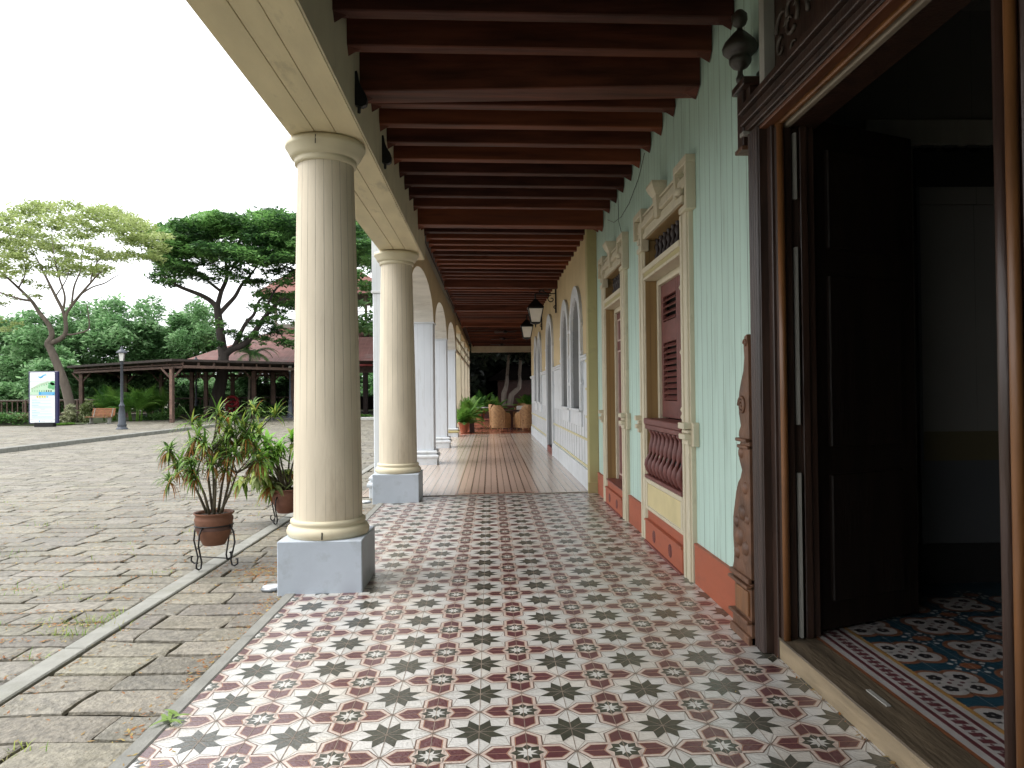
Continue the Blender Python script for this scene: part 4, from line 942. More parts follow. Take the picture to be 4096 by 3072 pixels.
p2=thing('potted_plant','farther dark terracotta pot with broad glossy bright green leaves, drooping below','plant',(P2[0],P2[1],.10),0,'potted plants on stands in the yard')
q=MB(); pot(q,.92,mat('darker_terracotta',(.16,.065,.04),.7,.3,7,bump=.3)); q.build('pot',p2)
qs=MB(); ql=MB(); r_=random.Random(4)
for s_ in range(20):
    a=r_.uniform(0,2*PI); rr=r_.uniform(.05,.36); tx,ty,tz=rr*math.cos(a)-.15,rr*math.sin(a)*.8,.36+.62*s_/19-.25*rr
    qs.tube([(0.03*math.cos(a),.03*math.sin(a),.25),(tx*.5,ty*.5,(.25+tz)/2+.03),(tx,ty,tz)],[.012,.01,.006],M_stem,7)
    for k in range(26):
        b_=r_.uniform(0,2*PI); el=r_.uniform(-.3,1.3); m=r_.choices((M_lg,M_g1,M_g3),(6,3,1))[0]
        if tz<.6 : el-=.7; m=r_.choices((M_lp,M_g1,M_g3,M_or),(4,2,3,1))[0]
        ribbon(ql,(tx,ty,tz-r_.uniform(0,.08)),(math.cos(b_)*math.cos(el),math.sin(b_)*math.cos(el),math.sin(el)),r_.uniform(.16,.27),r_.uniform(.045,.065),r_.uniform(.9,2.4),m,6)
qs.build('stems',p2); ql.build('foliage',p2)
# recessed ground lights
gl=None
for i,(x,y,la) in enumerate(((-1.70,5.76,'round white lidded ground light by the nearest column plinth'),(-1.74,10.25,'round ground light by the farther column plinth'))):
    if gl is None:
        gl=thing('ground_light',la,'ground light',(x,y,GZ),0,'ground lights by the plinths')
        q=MB(); q.lathe([(.08,0),(.085,.012),(.08,.022),(.07,.026)],mat('grey_metal',(.2,.21,.22),.35,.2,8,metal=.6),n=28); q.build('ring',gl)
        q=MB(); q.lathe([(.07,.025),(.065,.032),(.04,.037),(0,.038)],mat('glossy_lens',(.55,.57,.58),.08,.1,8),n=28); q.build('lens',gl)
    else: dup(gl,(x,y,GZ),0,la)
# ------------------------------------------------------------------ leaf litter and grass
def litter():
    q=MB(); r_=random.Random(8); ms=[M_br,M_br,mat('litter_brown',(.15,.085,.035),.8,.3,5),mat('litter_yellow',(.34,.26,.09),.8,.3,5),M_or,mat('litter_rust',(.26,.11,.04),.8,.3,5)]
    def leaf(x,y,z,s):
        a=r_.uniform(0,PI); w_=s*r_.uniform(.22,.4); tz=r_.uniform(.0,.18)*s
        c,s_=math.cos(a),math.sin(a)
        P=[(-s/2,0,0),(-s*.1,w_/2,tz*.5),(s/2,0,tz),(-s*.05,-w_/2,tz*.2)]
        q.face([(x+p[0]*c-p[1]*s_,y+p[0]*s_+p[1]*c,z+p[2]+.004) for p in P],r_.choice(ms))
    for k in range(900): y=r_.uniform(2.2,10); leaf(-1.56-abs(r_.gauss(0,.06)),y,GZ,r_.uniform(.012,.04))
    for k in range(700): leaf(-1.85+r_.gauss(0,.17),6.35+r_.gauss(0,.22),GZ,r_.uniform(.015,.06))
    for k in range(200): leaf(-1.62+r_.gauss(0,.06),r_.uniform(4.6,5.5),GZ,r_.uniform(.015,.045))
    for k in range(250): leaf(-2.38+abs(r_.gauss(0,.05)),r_.uniform(2.5,9),GZ,r_.uniform(.012,.04))
    for k in range(1500):
        y=r_.uniform(2.5,16); x=r_.uniform(-1.6-y*.62,-1.6); leaf(x,y,GZ,r_.uniform(.012,.042))
    for k in range(4200):   # joints: litter gathers in lines
        y=r_.uniform(3,12); x=r_.uniform(-1.6-y*.6,-2.6); y=round(y/.31)*.31+r_.gauss(0,.03); leaf(x,y,GZ,r_.uniform(.015,.045))
    for k in range(40): x=r_.uniform(-1.4,1.5); y=r_.uniform(2.4,9); leaf(x,y,zf(x)+.002,r_.uniform(.008,.022))
    for k in range(60): y=r_.uniform(2.2,4.2); leaf(1.545-abs(r_.gauss(0,.012)),y,zf(1.5)+.002,r_.uniform(.012,.035))
    for k in range(14): x=-1.42+r_.uniform(-.1,.12); leaf(x,3.05+r_.uniform(-.1,.1),zf(x)+.004,.03)
    for k in range(500): leaf(r_.uniform(-26,-14),r_.uniform(22,34),.105,r_.uniform(.03,.08))
    for k in range(6):
        pass
    tag(q.build('leaf_litter'),'small dry orange and tan leaves scattered over the paving','leaf litter',kind='stuff')
    q=MB(); gm=(M_g3,M_g1,leafmat('dry_grass',(.25,.24,.08)))
    spots=[(-2.62,4.95,.12,90),(-2.75,5.05,.12,80),(-2.6,5.15,.05,40),(-2.68,4.75,.06,40),(-3.6,5.9,.15,50),(-2.0,3.2,.05,25),(-3.2,8.2,.1,40),(-4.6,7.2,.2,50)]
    for _ in range(60):
        y=r_.uniform(3,13); spots.append((r_.uniform(-1.7-y*.6,-2.6),y,.07,12))
    for x,y,s_,n_ in spots:
        for k in range(n_):
            a=r_.uniform(0,2*PI); el=r_.uniform(.3,1.3); ribbon(q,(x+r_.gauss(0,s_),y+r_.gauss(0,s_*.5),GZ-.01),(math.cos(a)*math.cos(el),math.sin(a)*math.cos(el),math.sin(el)),r_.uniform(.03,.09),.005,1.2,r_.choice(gm),3)
    tag(q.build('joint_grass'),'tufts of yellow green grass growing in the paving joints','grass',kind='stuff')
    # green leaf cluster lying on the kerb
    q=MB()
    for k in range(9):
        a=r_.uniform(0,2*PI); ribbon(q,(-1.47+r_.uniform(-.03,.03),3.42+r_.uniform(-.04,.04),.0),(math.cos(a),math.sin(a),.25),r_.uniform(.06,.13),.022,.6,leafmat('fallen_green_leaf',(.22,.34,.08)),4)
    tag(q.build('fallen_sprig'),'curled green leafy sprig lying on the kerb of the star tiles','sprig')
litter()
# ------------------------------------------------------------------ foliage clouds
def cards(name,pts,size,mats,parent,flat=.5,seed=1,elong=1.6,up=None):
    """many small leaf-cluster faces at pts (n,3)"""
    g=np.random.default_rng(seed); n=len(pts); s=size*g.uniform(.6,1.4,(n,1))
    nz=g.normal(size=(n,3)); nz[:,2]=np.abs(nz[:,2])+flat*2; nz/=np.linalg.norm(nz,axis=1,keepdims=True)
    a=g.normal(size=(n,3)); u=np.cross(nz,a); u/=np.linalg.norm(u,axis=1,keepdims=True); v=np.cross(nz,u)
    # five-point leaf cluster outline
    k=np.array([(-.5,0),(-.12,.3),(.5,.08),(.18,-.32)])
    V=np.concatenate([pts+s*elong*k[i,0]*u+s*k[i,1]*v+s*.12*g.normal(size=(n,1))*nz for i in range(4)],axis=1).reshape(-1,3)
    me=bpy.data.meshes.new(name); me.vertices.add(4*n); me.vertices.foreach_set('co',V.astype(np.float32).ravel())
    me.loops.add(4*n); me.loops.foreach_set('vertex_index',np.arange(4*n,dtype=np.int32)); me.polygons.add(n)
    me.polygons.foreach_set('loop_start',np.arange(0,4*n,4,dtype=np.int32)); me.polygons.foreach_set('loop_total',np.full(n,4,dtype=np.int32))
    for m in mats: me.materials.append(m)
    # clumps share a tone
    h=(np.sin(pts[:,0]*1.9+pts[:,2]*2.3)+np.sin(pts[:,1]*1.7-pts[:,0]*.8)+g.normal(size=n)*1.1)
    idx=np.clip(((h+2.2)/4.4*len(mats)).astype(int),0,len(mats)-1)
    me.polygons.foreach_set('material_index',idx.astype(np.int32)); me.update(calc_edges=True); me.validate()
    o=bpy.data.objects.new(name,me); COL.objects.link(o)
    if parent is not None: o.parent=parent
    return o
def lobe_pts(lobes,g,dens,shell=.5,top=.0,clump=.0):
    out=[]
    for (cx,cy,cz,rx,ry,rz_) in lobes:
        n=int(dens*(rx*ry+rx*rz_+ry*rz_)/1.5)
        d_=g.normal(size=(n,3)); d_/=np.linalg.norm(d_,axis=1,keepdims=True)
        if top: d_[:,2]=np.where(g.random(n)<top,np.abs(d_[:,2]),d_[:,2])
        r=shell+(1-shell)*g.random((n,1))**.6
        # lumpy surface
        lump=1+.16*np.sin(d_[:,:1]*6+cx)+.12*np.sin(d_[:,1:2]*8+cy)+.12*np.sin(d_[:,2:]*9+cx*2)
        p=d_*r*lump*np.array([rx,ry,rz_])+np.array([cx,cy,cz]); out.append(p)
    P=np.concatenate(out)
    if clump:   # drop points in a noise field, leaving gaps
        f=np.sin(P[:,0]*2.3+np.sin(P[:,2]*3.1)*1.3)+np.sin(P[:,2]*3.7+P[:,1]*1.1)+np.sin(P[:,1]*2.1-P[:,0]*1.3)
        P=P[(f+g.normal(size=len(P))*.5)>-3+clump*3]
    return P
def leafset(pre,cols,trans=.3): return [leafmat(f'{pre}_{"abcdef"[i]}',c,.2,trans,.8) for i,c in enumerate(cols)]
LM_feather=leafset('feathery_leaf',[(.20,.26,.08),(.27,.35,.11),(.34,.42,.15),(.40,.47,.20)],.5)
LM_dark=leafset('dark_canopy_leaf',[(.035,.09,.03),(.07,.17,.045),(.13,.28,.075),(.21,.40,.12)],.38)
LM_wood=leafset('wood_leaf',[(.10,.21,.08),(.14,.28,.11),(.20,.37,.16),(.28,.45,.22)],.5)
LM_black=leafset('deep_shade_leaf',[(.006,.010,.006),(.010,.016,.008),(.015,.024,.010)],.1)  # near-black leaf colours carry the deep shade of the thicket
LM_palm=leafset('palm_leaf',[(.04,.13,.02),(.09,.22,.03),(.15,.30,.05)],.4)
# ------------------------------------------------------------------ camera-ray helper used only to derive real positions from distances
F_=2950.
Rm=camrot(R(1.696),R(.70),R(-.6))
def at(dx,dy,Y):
    """world point at depth y=Y seen at photo pixel (dx,dy) of the 2212 px wide picture"""
    X=dx*4096/2212; Yp=dy*4096/2212; v=Rm@Vector(((X-2048)/F_,-(Yp-1536)/F_,-1.)); return Vector((0,0,CAMZ))+v*(Y/v.y)
TZ=.1
def branchtree(t,paths,m,part='trunk'):
    q=MB()
    for P,r in paths:
        # smooth with catmull-rom
        P=[Vector(p) for p in P]; out=[];rad=[]
        for i in range(len(P)-1):
            p0=P[max(0,i-1)];p1=P[i];p2=P[i+1];p3=P[min(len(P)-1,i+2)]
            for k in range(5):
                s=k/5; out.append(.5*((2*p1)+(p2-p0)*s+(2*p0-5*p1+4*p2-p3)*s*s+(3*p1-p0-3*p2+p3)*s**3)); rad.append(r[i]+(r[i+1]-r[i])*s)
        out.append(P[-1]); rad.append(r[-1]); q.tube(out,rad,m,9)
    q.build(part,t)
def px_path(pts,Y,dy=None): return [at(p[0],p[1],Y+(p[2] if len(p)>2 else 0)) for p in pts]
# -- left feathery tree (photo pixel outlines turned into real positions at its distance)
YT=42.
lt=thing('feathery_tree','tall tree with crooked leaning trunk and airy yellow green crown, behind the sign','tree',(0,0,0),group='spreading trees of the yard')
B=[([(158,912),(150,868),(140,830),(125,790),(110,755),(104,742),(112,732)],[.34,.26,.24,.22,.20,.19,.17]),
 ([(104,742),(112,722),(104,700),(85,675),(68,650),(40,622),(5,590,-2)],[.17,.15,.13,.11,.09,.07,.04]),
 ([(68,650),(40,645),(0,632,1),(-40,620,2)],[.07,.06,.05,.03]),
 ([(106,742),(125,735),(140,722),(142,700),(136,672),(120,640),(100,600),(80,560,2),(60,520,3)],[.16,.14,.12,.11,.09,.08,.06,.04,.02]),
 ([(142,700),(143,680),(155,660),(175,635),(195,612),(215,590),(240,575)],[.1,.09,.08,.07,.055,.04,.02]),
 ([(175,635),(200,620),(225,612),(245,600,-2),(262,590)],[.05,.04,.035,.025,.015]),
 ([(140,722),(160,722),(190,712),(192,690),(188,660)],[.06,.05,.045,.035,.02]),
 ([(136,672),(140,640),(128,600),(118,560,-2),(112,510)],[.07,.055,.045,.03,.015]),
 ([(155,660),(160,620),(175,580),(178,540,2),(190,500)],[.06,.05,.035,.025,.015]),
 ([(40,622),(55,590),(50,555,2),(40,510)],[.05,.035,.025,.015]),
 ([(120,640),(145,600,2),(150,560,2),(160,520)],[.04,.03,.02,.015]),
 ([(195,612),(205,575),(230,545),(270,530)],[.04,.03,.02,.012])]
branchtree(lt,[(px_path(p,YT),r) for p,r in B],M_bark)
def px_lobes(L,Y): 
    out=[]
    for (dx,dy,rx,rz_,dd,ry) in L:
        p=at(dx,dy,Y+dd); k=(Y+dd)/1593; out.append((p.x,p.y,p.z,rx*k,ry,rz_*k))
    return out
g=np.random.default_rng(3)
L_=[]
rl=random.Random(12)
for k in range(230):
    dx=-95+445*((k*.618034)%1); topy=440+((dx-120)/235)**2*45+ (0 if dx<250 else (dx-250)*.25); boty=600-((dx-120)/240)**2*20 if dx<230 else 560
    dy=topy+(boty-topy)*rl.random()**1.3; L_.append((dx,dy,rl.uniform(18,34),rl.uniform(6,11),rl.uniform(-4.5,4.5),rl.uniform(.6,1.1)))
for dx,dy in((-20,690),(10,712),(30,700),(0,655),(20,640),(60,610),(75,640),(90,620),(250,560),(215,548),(330,545),(345,530),(300,555),(10,600),(40,590),(150,585),(200,560)): L_.append((dx,dy,22,7,rl.uniform(-3,3),.7))
cards('crown',lobe_pts(px_lobes(L_,YT),g,150,.15,.4,.2),.14,LM_feather,lt,.6,3,1.7)
# -- dark spreading tree
YD=48.
dtt=thing('spreading_tree','dark umbrella crowned tree with forked trunk between the pergola and the near column','tree',(0,0,0),group='spreading trees of the yard')
B=[([(462,895),(472,850),(480,812),(482,780),(485,760)],[.46,.40,.36,.34,.30]),
 ([(483,770),(478,735),(474,700),(470,672),(468,655)],[.32,.28,.25,.23,.2]),
 ([(470,665),(455,650),(435,638),(410,628),(385,618),(365,605),(345,590)],[.18,.16,.14,.12,.10,.08,.05]),
 ([(470,660),(478,630),(490,600),(488,570,1),(492,540)],[.17,.14,.12,.09,.06]),
 ([(478,630),(455,612),(440,600),(425,590),(410,575)],[.10,.09,.07,.05,.04]),
 ([(472,680),(490,660),(508,640),(522,615),(540,595),(555,575)],[.16,.14,.12,.10,.08,.05]),
 ([(484,768),(500,755),(525,745),(545,725),(562,700),(580,675),(600,655),(625,640)],[.26,.22,.2,.19,.17,.14,.11,.08]),
 ([(505,750),(530,700),(548,680),(560,650),(575,640)],[.15,.12,.10,.08,.05]),
 ([(488,600),(505,575),(520,555),(530,530)],[.08,.06,.05,.03]),
 ([(562,700),(575,680),(580,655),(600,620),(640,600)],[.12,.1,.08,.06,.04])]
branchtree(dtt,[(px_path(p,YD),r) for p,r in B],M_barkdk)
L_=[]
def add(dx,dy,rx,rz_,dd=0,ry=1.6): L_.append((dx,dy,rx,rz_,dd,ry))
for k in range(120):      # top dome pads
    dx=360+440*((k*.618034)%1); top=457+((dx-560)/200)**2*26; L_.append((dx,top+rl.uniform(4,62),rl.uniform(26,48),rl.uniform(9,15),rl.uniform(-4,4),rl.uniform(.9,1.7)))
for k in range(80):      # middle tier
    dx=345+455*((k*.618034)%1); L_.append((dx,rl.uniform(528,570)+(10 if dx<420 else 0),rl.uniform(26,44),rl.uniform(8,13),rl.uniform(-4.5,4),rl.uniform(.9,1.6)))
for dx,dy,rx in((340,600,22),(360,590,28),(395,585,30),(420,595,24),(375,612,20),(470,585,22),(450,570,24),(500,580,22),(530,590,18),(590,590,30),(610,612,30),(640,640,30),(560,665,26),(600,690,30),(625,660,26),(545,700,16),(600,712,22),(650,700,26),(570,735,18),(610,740,20),(640,600,34),(430,598,24),(455,606,20),(490,596,26),(520,604,24),(545,612,24),(575,630,22),(600,640,24),(585,655,22),(560,640,16),(640,665,26),(600,675,24),(575,700,20),(640,720,26),(380,600,26),(350,612,16),(530,745,16),(548,725,14),(655,745,24),(650,560,30),(590,560,30),(620,585,26),(560,610,18),(630,745,22),(590,720,24),(500,720,16),(475,700,14),(470,745,12),(520,730,14)): add(dx,dy,rx,10,rl.uniform(-2.5,2),1.0)
cards('crown',lobe_pts(px_lobes(L_,YD),g,240,.35,.55,.12),.17,LM_dark,dtt,.9,5,1.8)
# tree filling the gap between the near column and the white pier
t3=thing('spreading_tree','dark leafy tree seen only in the gap between the two round columns','tree',(0,0,0),group='spreading trees of the yard')
branchtree(t3,[(px_path([(830,905),(828,820),(835,740),(820,660),(800,560)],56),[.4,.34,.3,.2,.1])],M_barkdk)
L_=[]
for k in range(60): L_.append((rl.uniform(700,960),rl.uniform(470,715),rl.uniform(22,42),rl.uniform(14,24),rl.uniform(-3,3),1.3))
cards('crown',lobe_pts(px_lobes(L_,56),g,170,.4,.4,.1),.24,LM_dark[1:]+LM_wood[2:],t3,.5,6,1.6)
# -- background trees
BT=[(-15,775,95,118,66,'rounded bushy tree at the left edge behind the fence'),(75,770,80,105,64,'bushy tree just behind the sign panel'),(170,745,80,100,67,'bushy tree behind the crooked trunk'),(262,735,85,96,65,'bushy tree right behind the nearest street lamp'),(345,735,80,98,68,'tallest rounded tree behind the pergola roof'),(420,745,60,100,66,'rounded tree sloping down to the red roof'),(120,830,80,60,58,'low bush behind the foot of the crooked trunk'),(230,835,70,55,60,'low bush seen under the left half of the pergola'),(330,840,60,50,60,'low bush seen under the middle of the pergola'),(430,850,60,48,62,'low bush seen behind the second street lamp'),(520,850,60,50,66,'low bush seen through the pavilion posts'),(610,850,60,50,68,'low bush seen through the far side of the pavilion'),(20,850,60,45,62,'low bush behind the fence at the left edge')]
for i,(dx,dy,rx,rz_,Y,la) in enumerate(BT):
    t=thing('background_tree',la,'tree',(0,0,0),group='bushy trees of the wood behind the yard')
    base=at(dx,905,Y); base.z=0; c=at(dx,dy,Y); q=MB(); q.tube([base,(base.x+.3,base.y,(base.z+c.z)/2),c],[.28,.2,.08],M_barkdk,7); q.build('trunk',t)
    L_=[]; rr=random.Random(i)
    for k in range(26):
        a=rr.uniform(0,2*PI); u=rr.random()**.5; L_.append((dx+rx*.8*u*math.cos(a),dy+rz_*.74*u*math.sin(a),rx*rr.uniform(.28,.42),rz_*rr.uniform(.2,.32),rr.uniform(-3.2,1.5)-1.2*(1-u),1.3))
    cards('crown',lobe_pts(px_lobes(L_,Y),g,150,.5,.35,.0),.26,LM_wood,t,.5,20+i,1.5)
q=MB(); # dark backing wood, a mass nobody could count
L_=[]
for k in range(90): L_.append((rl.uniform(-60,980),rl.uniform(800,880),rl.uniform(30,60),rl.uniform(25,40),rl.uniform(-2,6),2.))
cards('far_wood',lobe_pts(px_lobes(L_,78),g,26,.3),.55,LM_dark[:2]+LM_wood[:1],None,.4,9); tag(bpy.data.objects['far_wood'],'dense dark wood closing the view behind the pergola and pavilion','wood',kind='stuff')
# ------------------------------------------------------------------ sign panel
YS=35.46
sg=thing('information_sign','tall white information panel with a blue bird emblem, on a black foot','sign',(at(95,915,YS).x,YS,TZ))
sx=sg.location.x
def SP(u,v): # crop pixels (60..300,1450..1740 zoomed 5.72) to sign coordinates
    p=at((60+u/5.72)*.54004,(1450+v/5.72)*.54004,YS); return p.x-sx,p.z-TZ
M_sw=mat('white_sign_print',(.80,.82,.82),.4,.02,2); M_sb=mat('blue_print',(.03,.33,.62),.45,.05); M_sbl=mat('light_blue_print',(.30,.60,.80),.45,.05); M_sg=mat('grey_print',(.45,.50,.55),.5,.05); M_snavy=mat('navy_sign_body',(.015,.015,.07),.4,.1); M_sy=mat('yellow_print',(.60,.58,.12),.5,.05); M_stx=mat('pale_blue_text_block',(.55,.70,.82),.5,.05)
M_pg=mat('picture_green',(.15,.45,.2),.5,.3,4); M_pb=mat('picture_pale_green',(.50,.68,.50),.5,.1,3); M_pd=mat('picture_dark',(.04,.07,.05),.5,.1)
q=MB(); x0,z1=SP(330,215); x1,z0=SP(925,1382)
q.box(x0-.05,x1+.12,.0,.14,z0-.02,z1+.02,M_snavy,.02); q.build('body',sg)
q=MB(); x0,z1=SP(342,225); x1,z0=SP(915,1375); r0=.04
P=[]
for cx,cz,a0 in((x1-r0,z1-r0,0),(x0+r0,z1-r0,90),(x0+r0,z0+r0,180),(x1-r0,z0+r0,270)):
    for k in range(5): a=R(a0+k*22.5); P.append((cx+r0*math.cos(a),cz+r0*math.sin(a)))
q.prism(P,'y',-.012,0,M_sw); fo=q.build('face',sg)
q=MB()
def QP(pts,l,m): q.face([(*[SP(u,v)[0]],-.012-.002*l,SP(u,v)[1]) for u,v in pts],m)
def RC(u0,v0,u1,v1,l,m): QP([(u0,v1),(u1,v1),(u1,v0),(u0,v0)],l,m)
RC(345,425,915,432,1,M_sg)
QP([(515,300),(545,322),(590,318),(640,283),(690,265),(700,245),(715,275),(745,290),(700,300),(660,312),(625,350),(590,366),(555,352),(535,330)],1,M_sbl); QP([(535,325),(590,330),(640,300),(700,285),(660,312),(625,350),(590,364),(555,350)],2,M_sb)
RC(345,432,913,745,1,mat('picture_sky',(.72,.82,.74),.5,.05)); QP([(360,610),(560,480),(760,432),(913,432),(913,680),(370,680)],2,M_pb)
QP([(370,595),(590,500),(760,440),(770,455),(600,520),(380,612)],3,mat('picture_roof',(.42,.5,.36),.5))
for i in range(9):
    u=400+i*52; v=600-i*20; w_=12+i*2; RC(u,v,u+w_,v+14+i*3,3,M_pg); RC(u,632,u+w_,672,3,M_pd if i>5 else M_pg)
for cu,cv,r in((840,520,75),(870,470,60),(800,560,45),(880,580,45)): QP([(cu+r*math.cos(a)*(1+.15*math.sin(5*a)),cv+r*math.sin(a)*.9) if cu+r*math.cos(a)*1.15<913 else (912,cv+r*math.sin(a)*.9) for a in np.linspace(0,2*PI,14,endpoint=False)],4+cu%3*.2,M_pg)
RC(345,675,550,745,5,M_sbl if 0 else M_pb); RC(550,675,913,745,5,M_sb); RC(600,690,900,705,6,M_sbl); RC(600,720,860,732,6,M_sbl); RC(345,743,915,749,6,M_sg)
for i in range(5): RC(497+i*56,765,540+i*56,805,1,M_sy if i<4 else M_sbl)
RC(545,824,720,834,1,M_sg)
v=850
for blk in((850,890,120),(905,955,200),(972,1050,160)):
    vv=blk[0]; RC(385,vv,385+blk[2],vv+9,1,M_sbl); vv+=15
    while vv<blk[1]: RC(385,vv,885-(vv*7%60),vv+8,1,M_stx); vv+=14
RC(585,1062,690,1072,1,M_sg)
for blk in((1085,1120,110),(1140,1190,190),(1205,1285,140)):
    vv=blk[0]; RC(385,vv,385+blk[2],vv+9,1,M_sbl); vv+=15
    while vv<blk[1]: RC(385,vv,885-(vv*5%70),vv+8,1,M_stx); vv+=14
RC(358,1300,918,1306,1,M_sg); RC(380,1340,395,1352,1,M_sb); RC(400,1342,480,1350,1,M_sg); RC(550,1330,578,1355,1,M_sb); RC(600,1340,690,1350,1,M_sg); RC(755,1338,770,1352,1,M_sg); RC(820,1340,870,1350,1,M_sg)
q.build('print',fo)
q=MB(); x0,_=SP(452,1390); x1,_=SP(885,1390); q.box(x0,x1,-.06,.22,0,SP(0,1382)[1],M_black,.01); q.build('foot',sg)
# ------------------------------------------------------------------ street lamps
def lamp(label,x,y,h):
    k=h/3.5; t=thing('street_lamp',label,'street lamp',(x,y,TZ),0,'cast iron street lamps of the yard')
    q=MB(); q.lathe([(.23,0),(.23,.06),(.18,.08),(.17,.14),(.19,.18),(.15,.25),(.13,.7),(.095,.95),(.115,.98),(.115,1.02),(.075,1.08),(.06,1.15)],M_lampgrey,n=16); q.build('base',t)
    q=MB(); q.lathe([(.062,1.1),(.052,2.85*k),(.085,2.87*k),(.05,2.95*k),(.11,2.99*k)],M_lampgrey,n=12); q.build('pole',t)
    z=3.0*k; q=MB(); q.lathe([(.11,z),(.155,z+.33)],mat('lamp_glass_white',(.7,.7,.66),.3,.03),n=4,smooth=False,a0=PI/4+.3); q.build('glass',t)
    q=MB()
    for i in range(4): a=.3+PI/4+i*PI/2; q.bar((.115*math.cos(a),.115*math.sin(a),z),(.165*math.cos(a),.165*math.sin(a),z+.33),.02,.02,M_dkiron)
    q.lathe([(.21,z+.33),(.215,z+.35),(.16,z+.42),(.08,z+.47),(.05,z+.52),(.06,z+.55),(.02,z+.6),(0,z+.63)],M_lampgrey,n=12); q.build('cap',t)
    return t
lamp('nearest street lamp, standing alone in front of the pergola palms',at(263.5,928,31.63).x,31.63,3.38)
lamp('second street lamp, beside the dark spreading trunk',at(424,897,50).x,50.,4.0)
lamp('street lamp partly hidden by the edge of the near column',at(627,900,45.5).x,45.5,3.3)
# ------------------------------------------------------------------ pergola and pavilion
def SW(x,y): return x/1.8746*.54004,(1300+y/1.8746)*.54004
pg=thing('pergola','long dark timber pergola with flat roof in front of the wood','pergola')
A=at(*SW(520,305),47); Bp=at(*SW(1400,300),39)
def PW(x,y,Y): return at(*SW(x,y),Y)
q=MB()
c=[PW(500,300,46),PW(1290,272,38.5),PW(2230,318,44),PW(2230,318,56),PW(700,306,60)]
zt=3.3
top=[Vector((p.x,p.y,3.36)) for p in c]; q.prism([(p.x,p.y) for p in top],'z',3.30,3.42,M_pergr)
q.build('roof',pg)
posts=[(612,46.2),(1290,39.2),(1440,47),(1545,47),(1745,50),(1905,46),(2050,50),(1210,52),(945,52),(1660,56),(2190,48)]
def edge(a,b_,z0,z1,w_): 
    a=Vector(a);b_=Vector(b_); q.bar((a.x,a.y,(z0+z1)/2),(b_.x,b_.y,(z0+z1)/2),w_,z1-z0,M_perg)
q=MB()
e1=PW(560,340,46.3);e2=PW(1370,325,39);e3=PW(2215,350,44.4)
edge(e1,e2,2.95,3.07,.14); edge(e1,e2,3.12,3.2,.1); edge(e2,e3,2.95,3.10,.14); e4=PW(700,340,58); edge(e1,e4,2.95,3.1,.14); e5=PW(2215,350,56); edge(e4,e5,2.9,3.1,.14)
for i in range(9): 
    a=e1.lerp(e2,i/8); b_=e4.lerp(e5,i/16); edge(a,b_,3.1,3.28,.1)
for i in range(9): 
    a=e2.lerp(e3,i/8); b_=e4.lerp(e5,.5+i/16); edge(a,b_,3.1,3.28,.1)
q.build('rafters',pg)
for x,Y in posts:
    p=PW(x,600,Y); q=MB(); s_=.11 if x!=1290 else .1
    q.box(p.x-s_,p.x+s_,p.y-s_,p.y+s_,0,3.0,M_perg,.01)
    if x==1290: q.box(p.x-s_+.02,p.x+s_-.05,p.y-s_-.03,p.y-s_,.3,2.9,mat('paler_timber',(.20,.12,.09),.7,.3,5))
    for s2 in(-1,1): q.bar((p.x,p.y,2.35),(p.x+s2*.55,p.y,2.97),.09,.09,M_perg)
    q.build('post',pg)
pv=thing('red_roofed_pavilion','open timber pavilion with weathered red sheet roof and a small upper lantern roof','pavilion')
def hip(q,xa,xb,ya,yb,z0,tx0,tx1,ty0,ty1,z1,m):
    b_=[(xa,ya,z0),(xb,ya,z0),(xb,yb,z0),(xa,yb,z0)]; t=[(tx0,ty0,z1),(tx1,ty0,z1),(tx1,ty1,z1),(tx0,ty1,z1)]
    for i in range(4): q.face([b_[i],b_[(i+1)%4],t[(i+1)%4],t[i]],m)
    q.face(t,m); q.face(b_[::-1],M_perg)
YP=52.; el=at(375,783,YP); er=at(890,783,YP); tl=at(560,715,YP+4); 
q=MB(); mid=(el.x+er.x)/2
zr=at(700,708,YP+8).z; ze=at(600,783,YP).z
hip(q,el.x,er.x,YP,YP+22,ze,at(610,700,YP+8).x,er.x-4,YP+8,YP+14,zr,M_roof)
q.build('roof',pv)
q=MB(); q.box(at(505,790,YP).x,er.x,YP-.12,YP-.02,ze-.30,ze+.02,M_fasc); q.box(el.x,er.x,YP-.04,YP+.05,ze-.06,ze+.04,M_fasc)
n_=int((er.x-el.x)/.22)
for i in range(n_): x=at(505,790,YP).x+.11+i*.22; q.lathe([(.08,0),(.08,.02)],M_fasc,cen=(x,YP-.1,ze-.32),n=8) if x<er.x else None
q.build('fascia',pv)
for dx in(545,590,640,700,790,860):
    p=at(dx,880,YP+1); q=MB(); q.box(p.x-.16,p.x+.16,p.y-.16,p.y+.16,0,ze,mat('near_black_timber',(.03,.018,.015),.8,.3),.01); q.build('post',pv)
for dx in(520,575,620,680,760):
    p=at(dx,880,YP+18); q=MB(); q.box(p.x-.16,p.x+.16,p.y-.16,p.y+.16,0,ze,mat('near_black_timber',(.03,.018,.015),.8,.3),.01); q.build('post',pv)
q=MB(); q.box(at(545,880,YP).x,er.x,YP+.8,YP+1.1,ze-.75,ze-.3,M_perg); 
q.build('tie_beam',pv)
q=MB(); q.box(at(770,880,YP).x,er.x,YP+9,YP+9.2,0,ze,mat('dark_brown_boards',(.05,.03,.028),.8,.3,4)); q.build('back_boards',pv); q=MB(); q.box(at(500,880,YP).x,at(770,880,YP).x,YP+20,YP+20.1,0,1.3,mat('near_black_timber',(.03,.018,.015),.8)); q.build('back_boards',pv)  # boards in one even dark brown
YU=YP+9; ul=at(588,600,YU); ur=at(800,600,YU)
zb=at(640,703,YU).z; zt_=at(640,650,YU).z; ze2=at(570,640,YU).z
q=MB(); M_pale=mat('pale_lantern_timber',(.40,.36,.30),.7,.15)
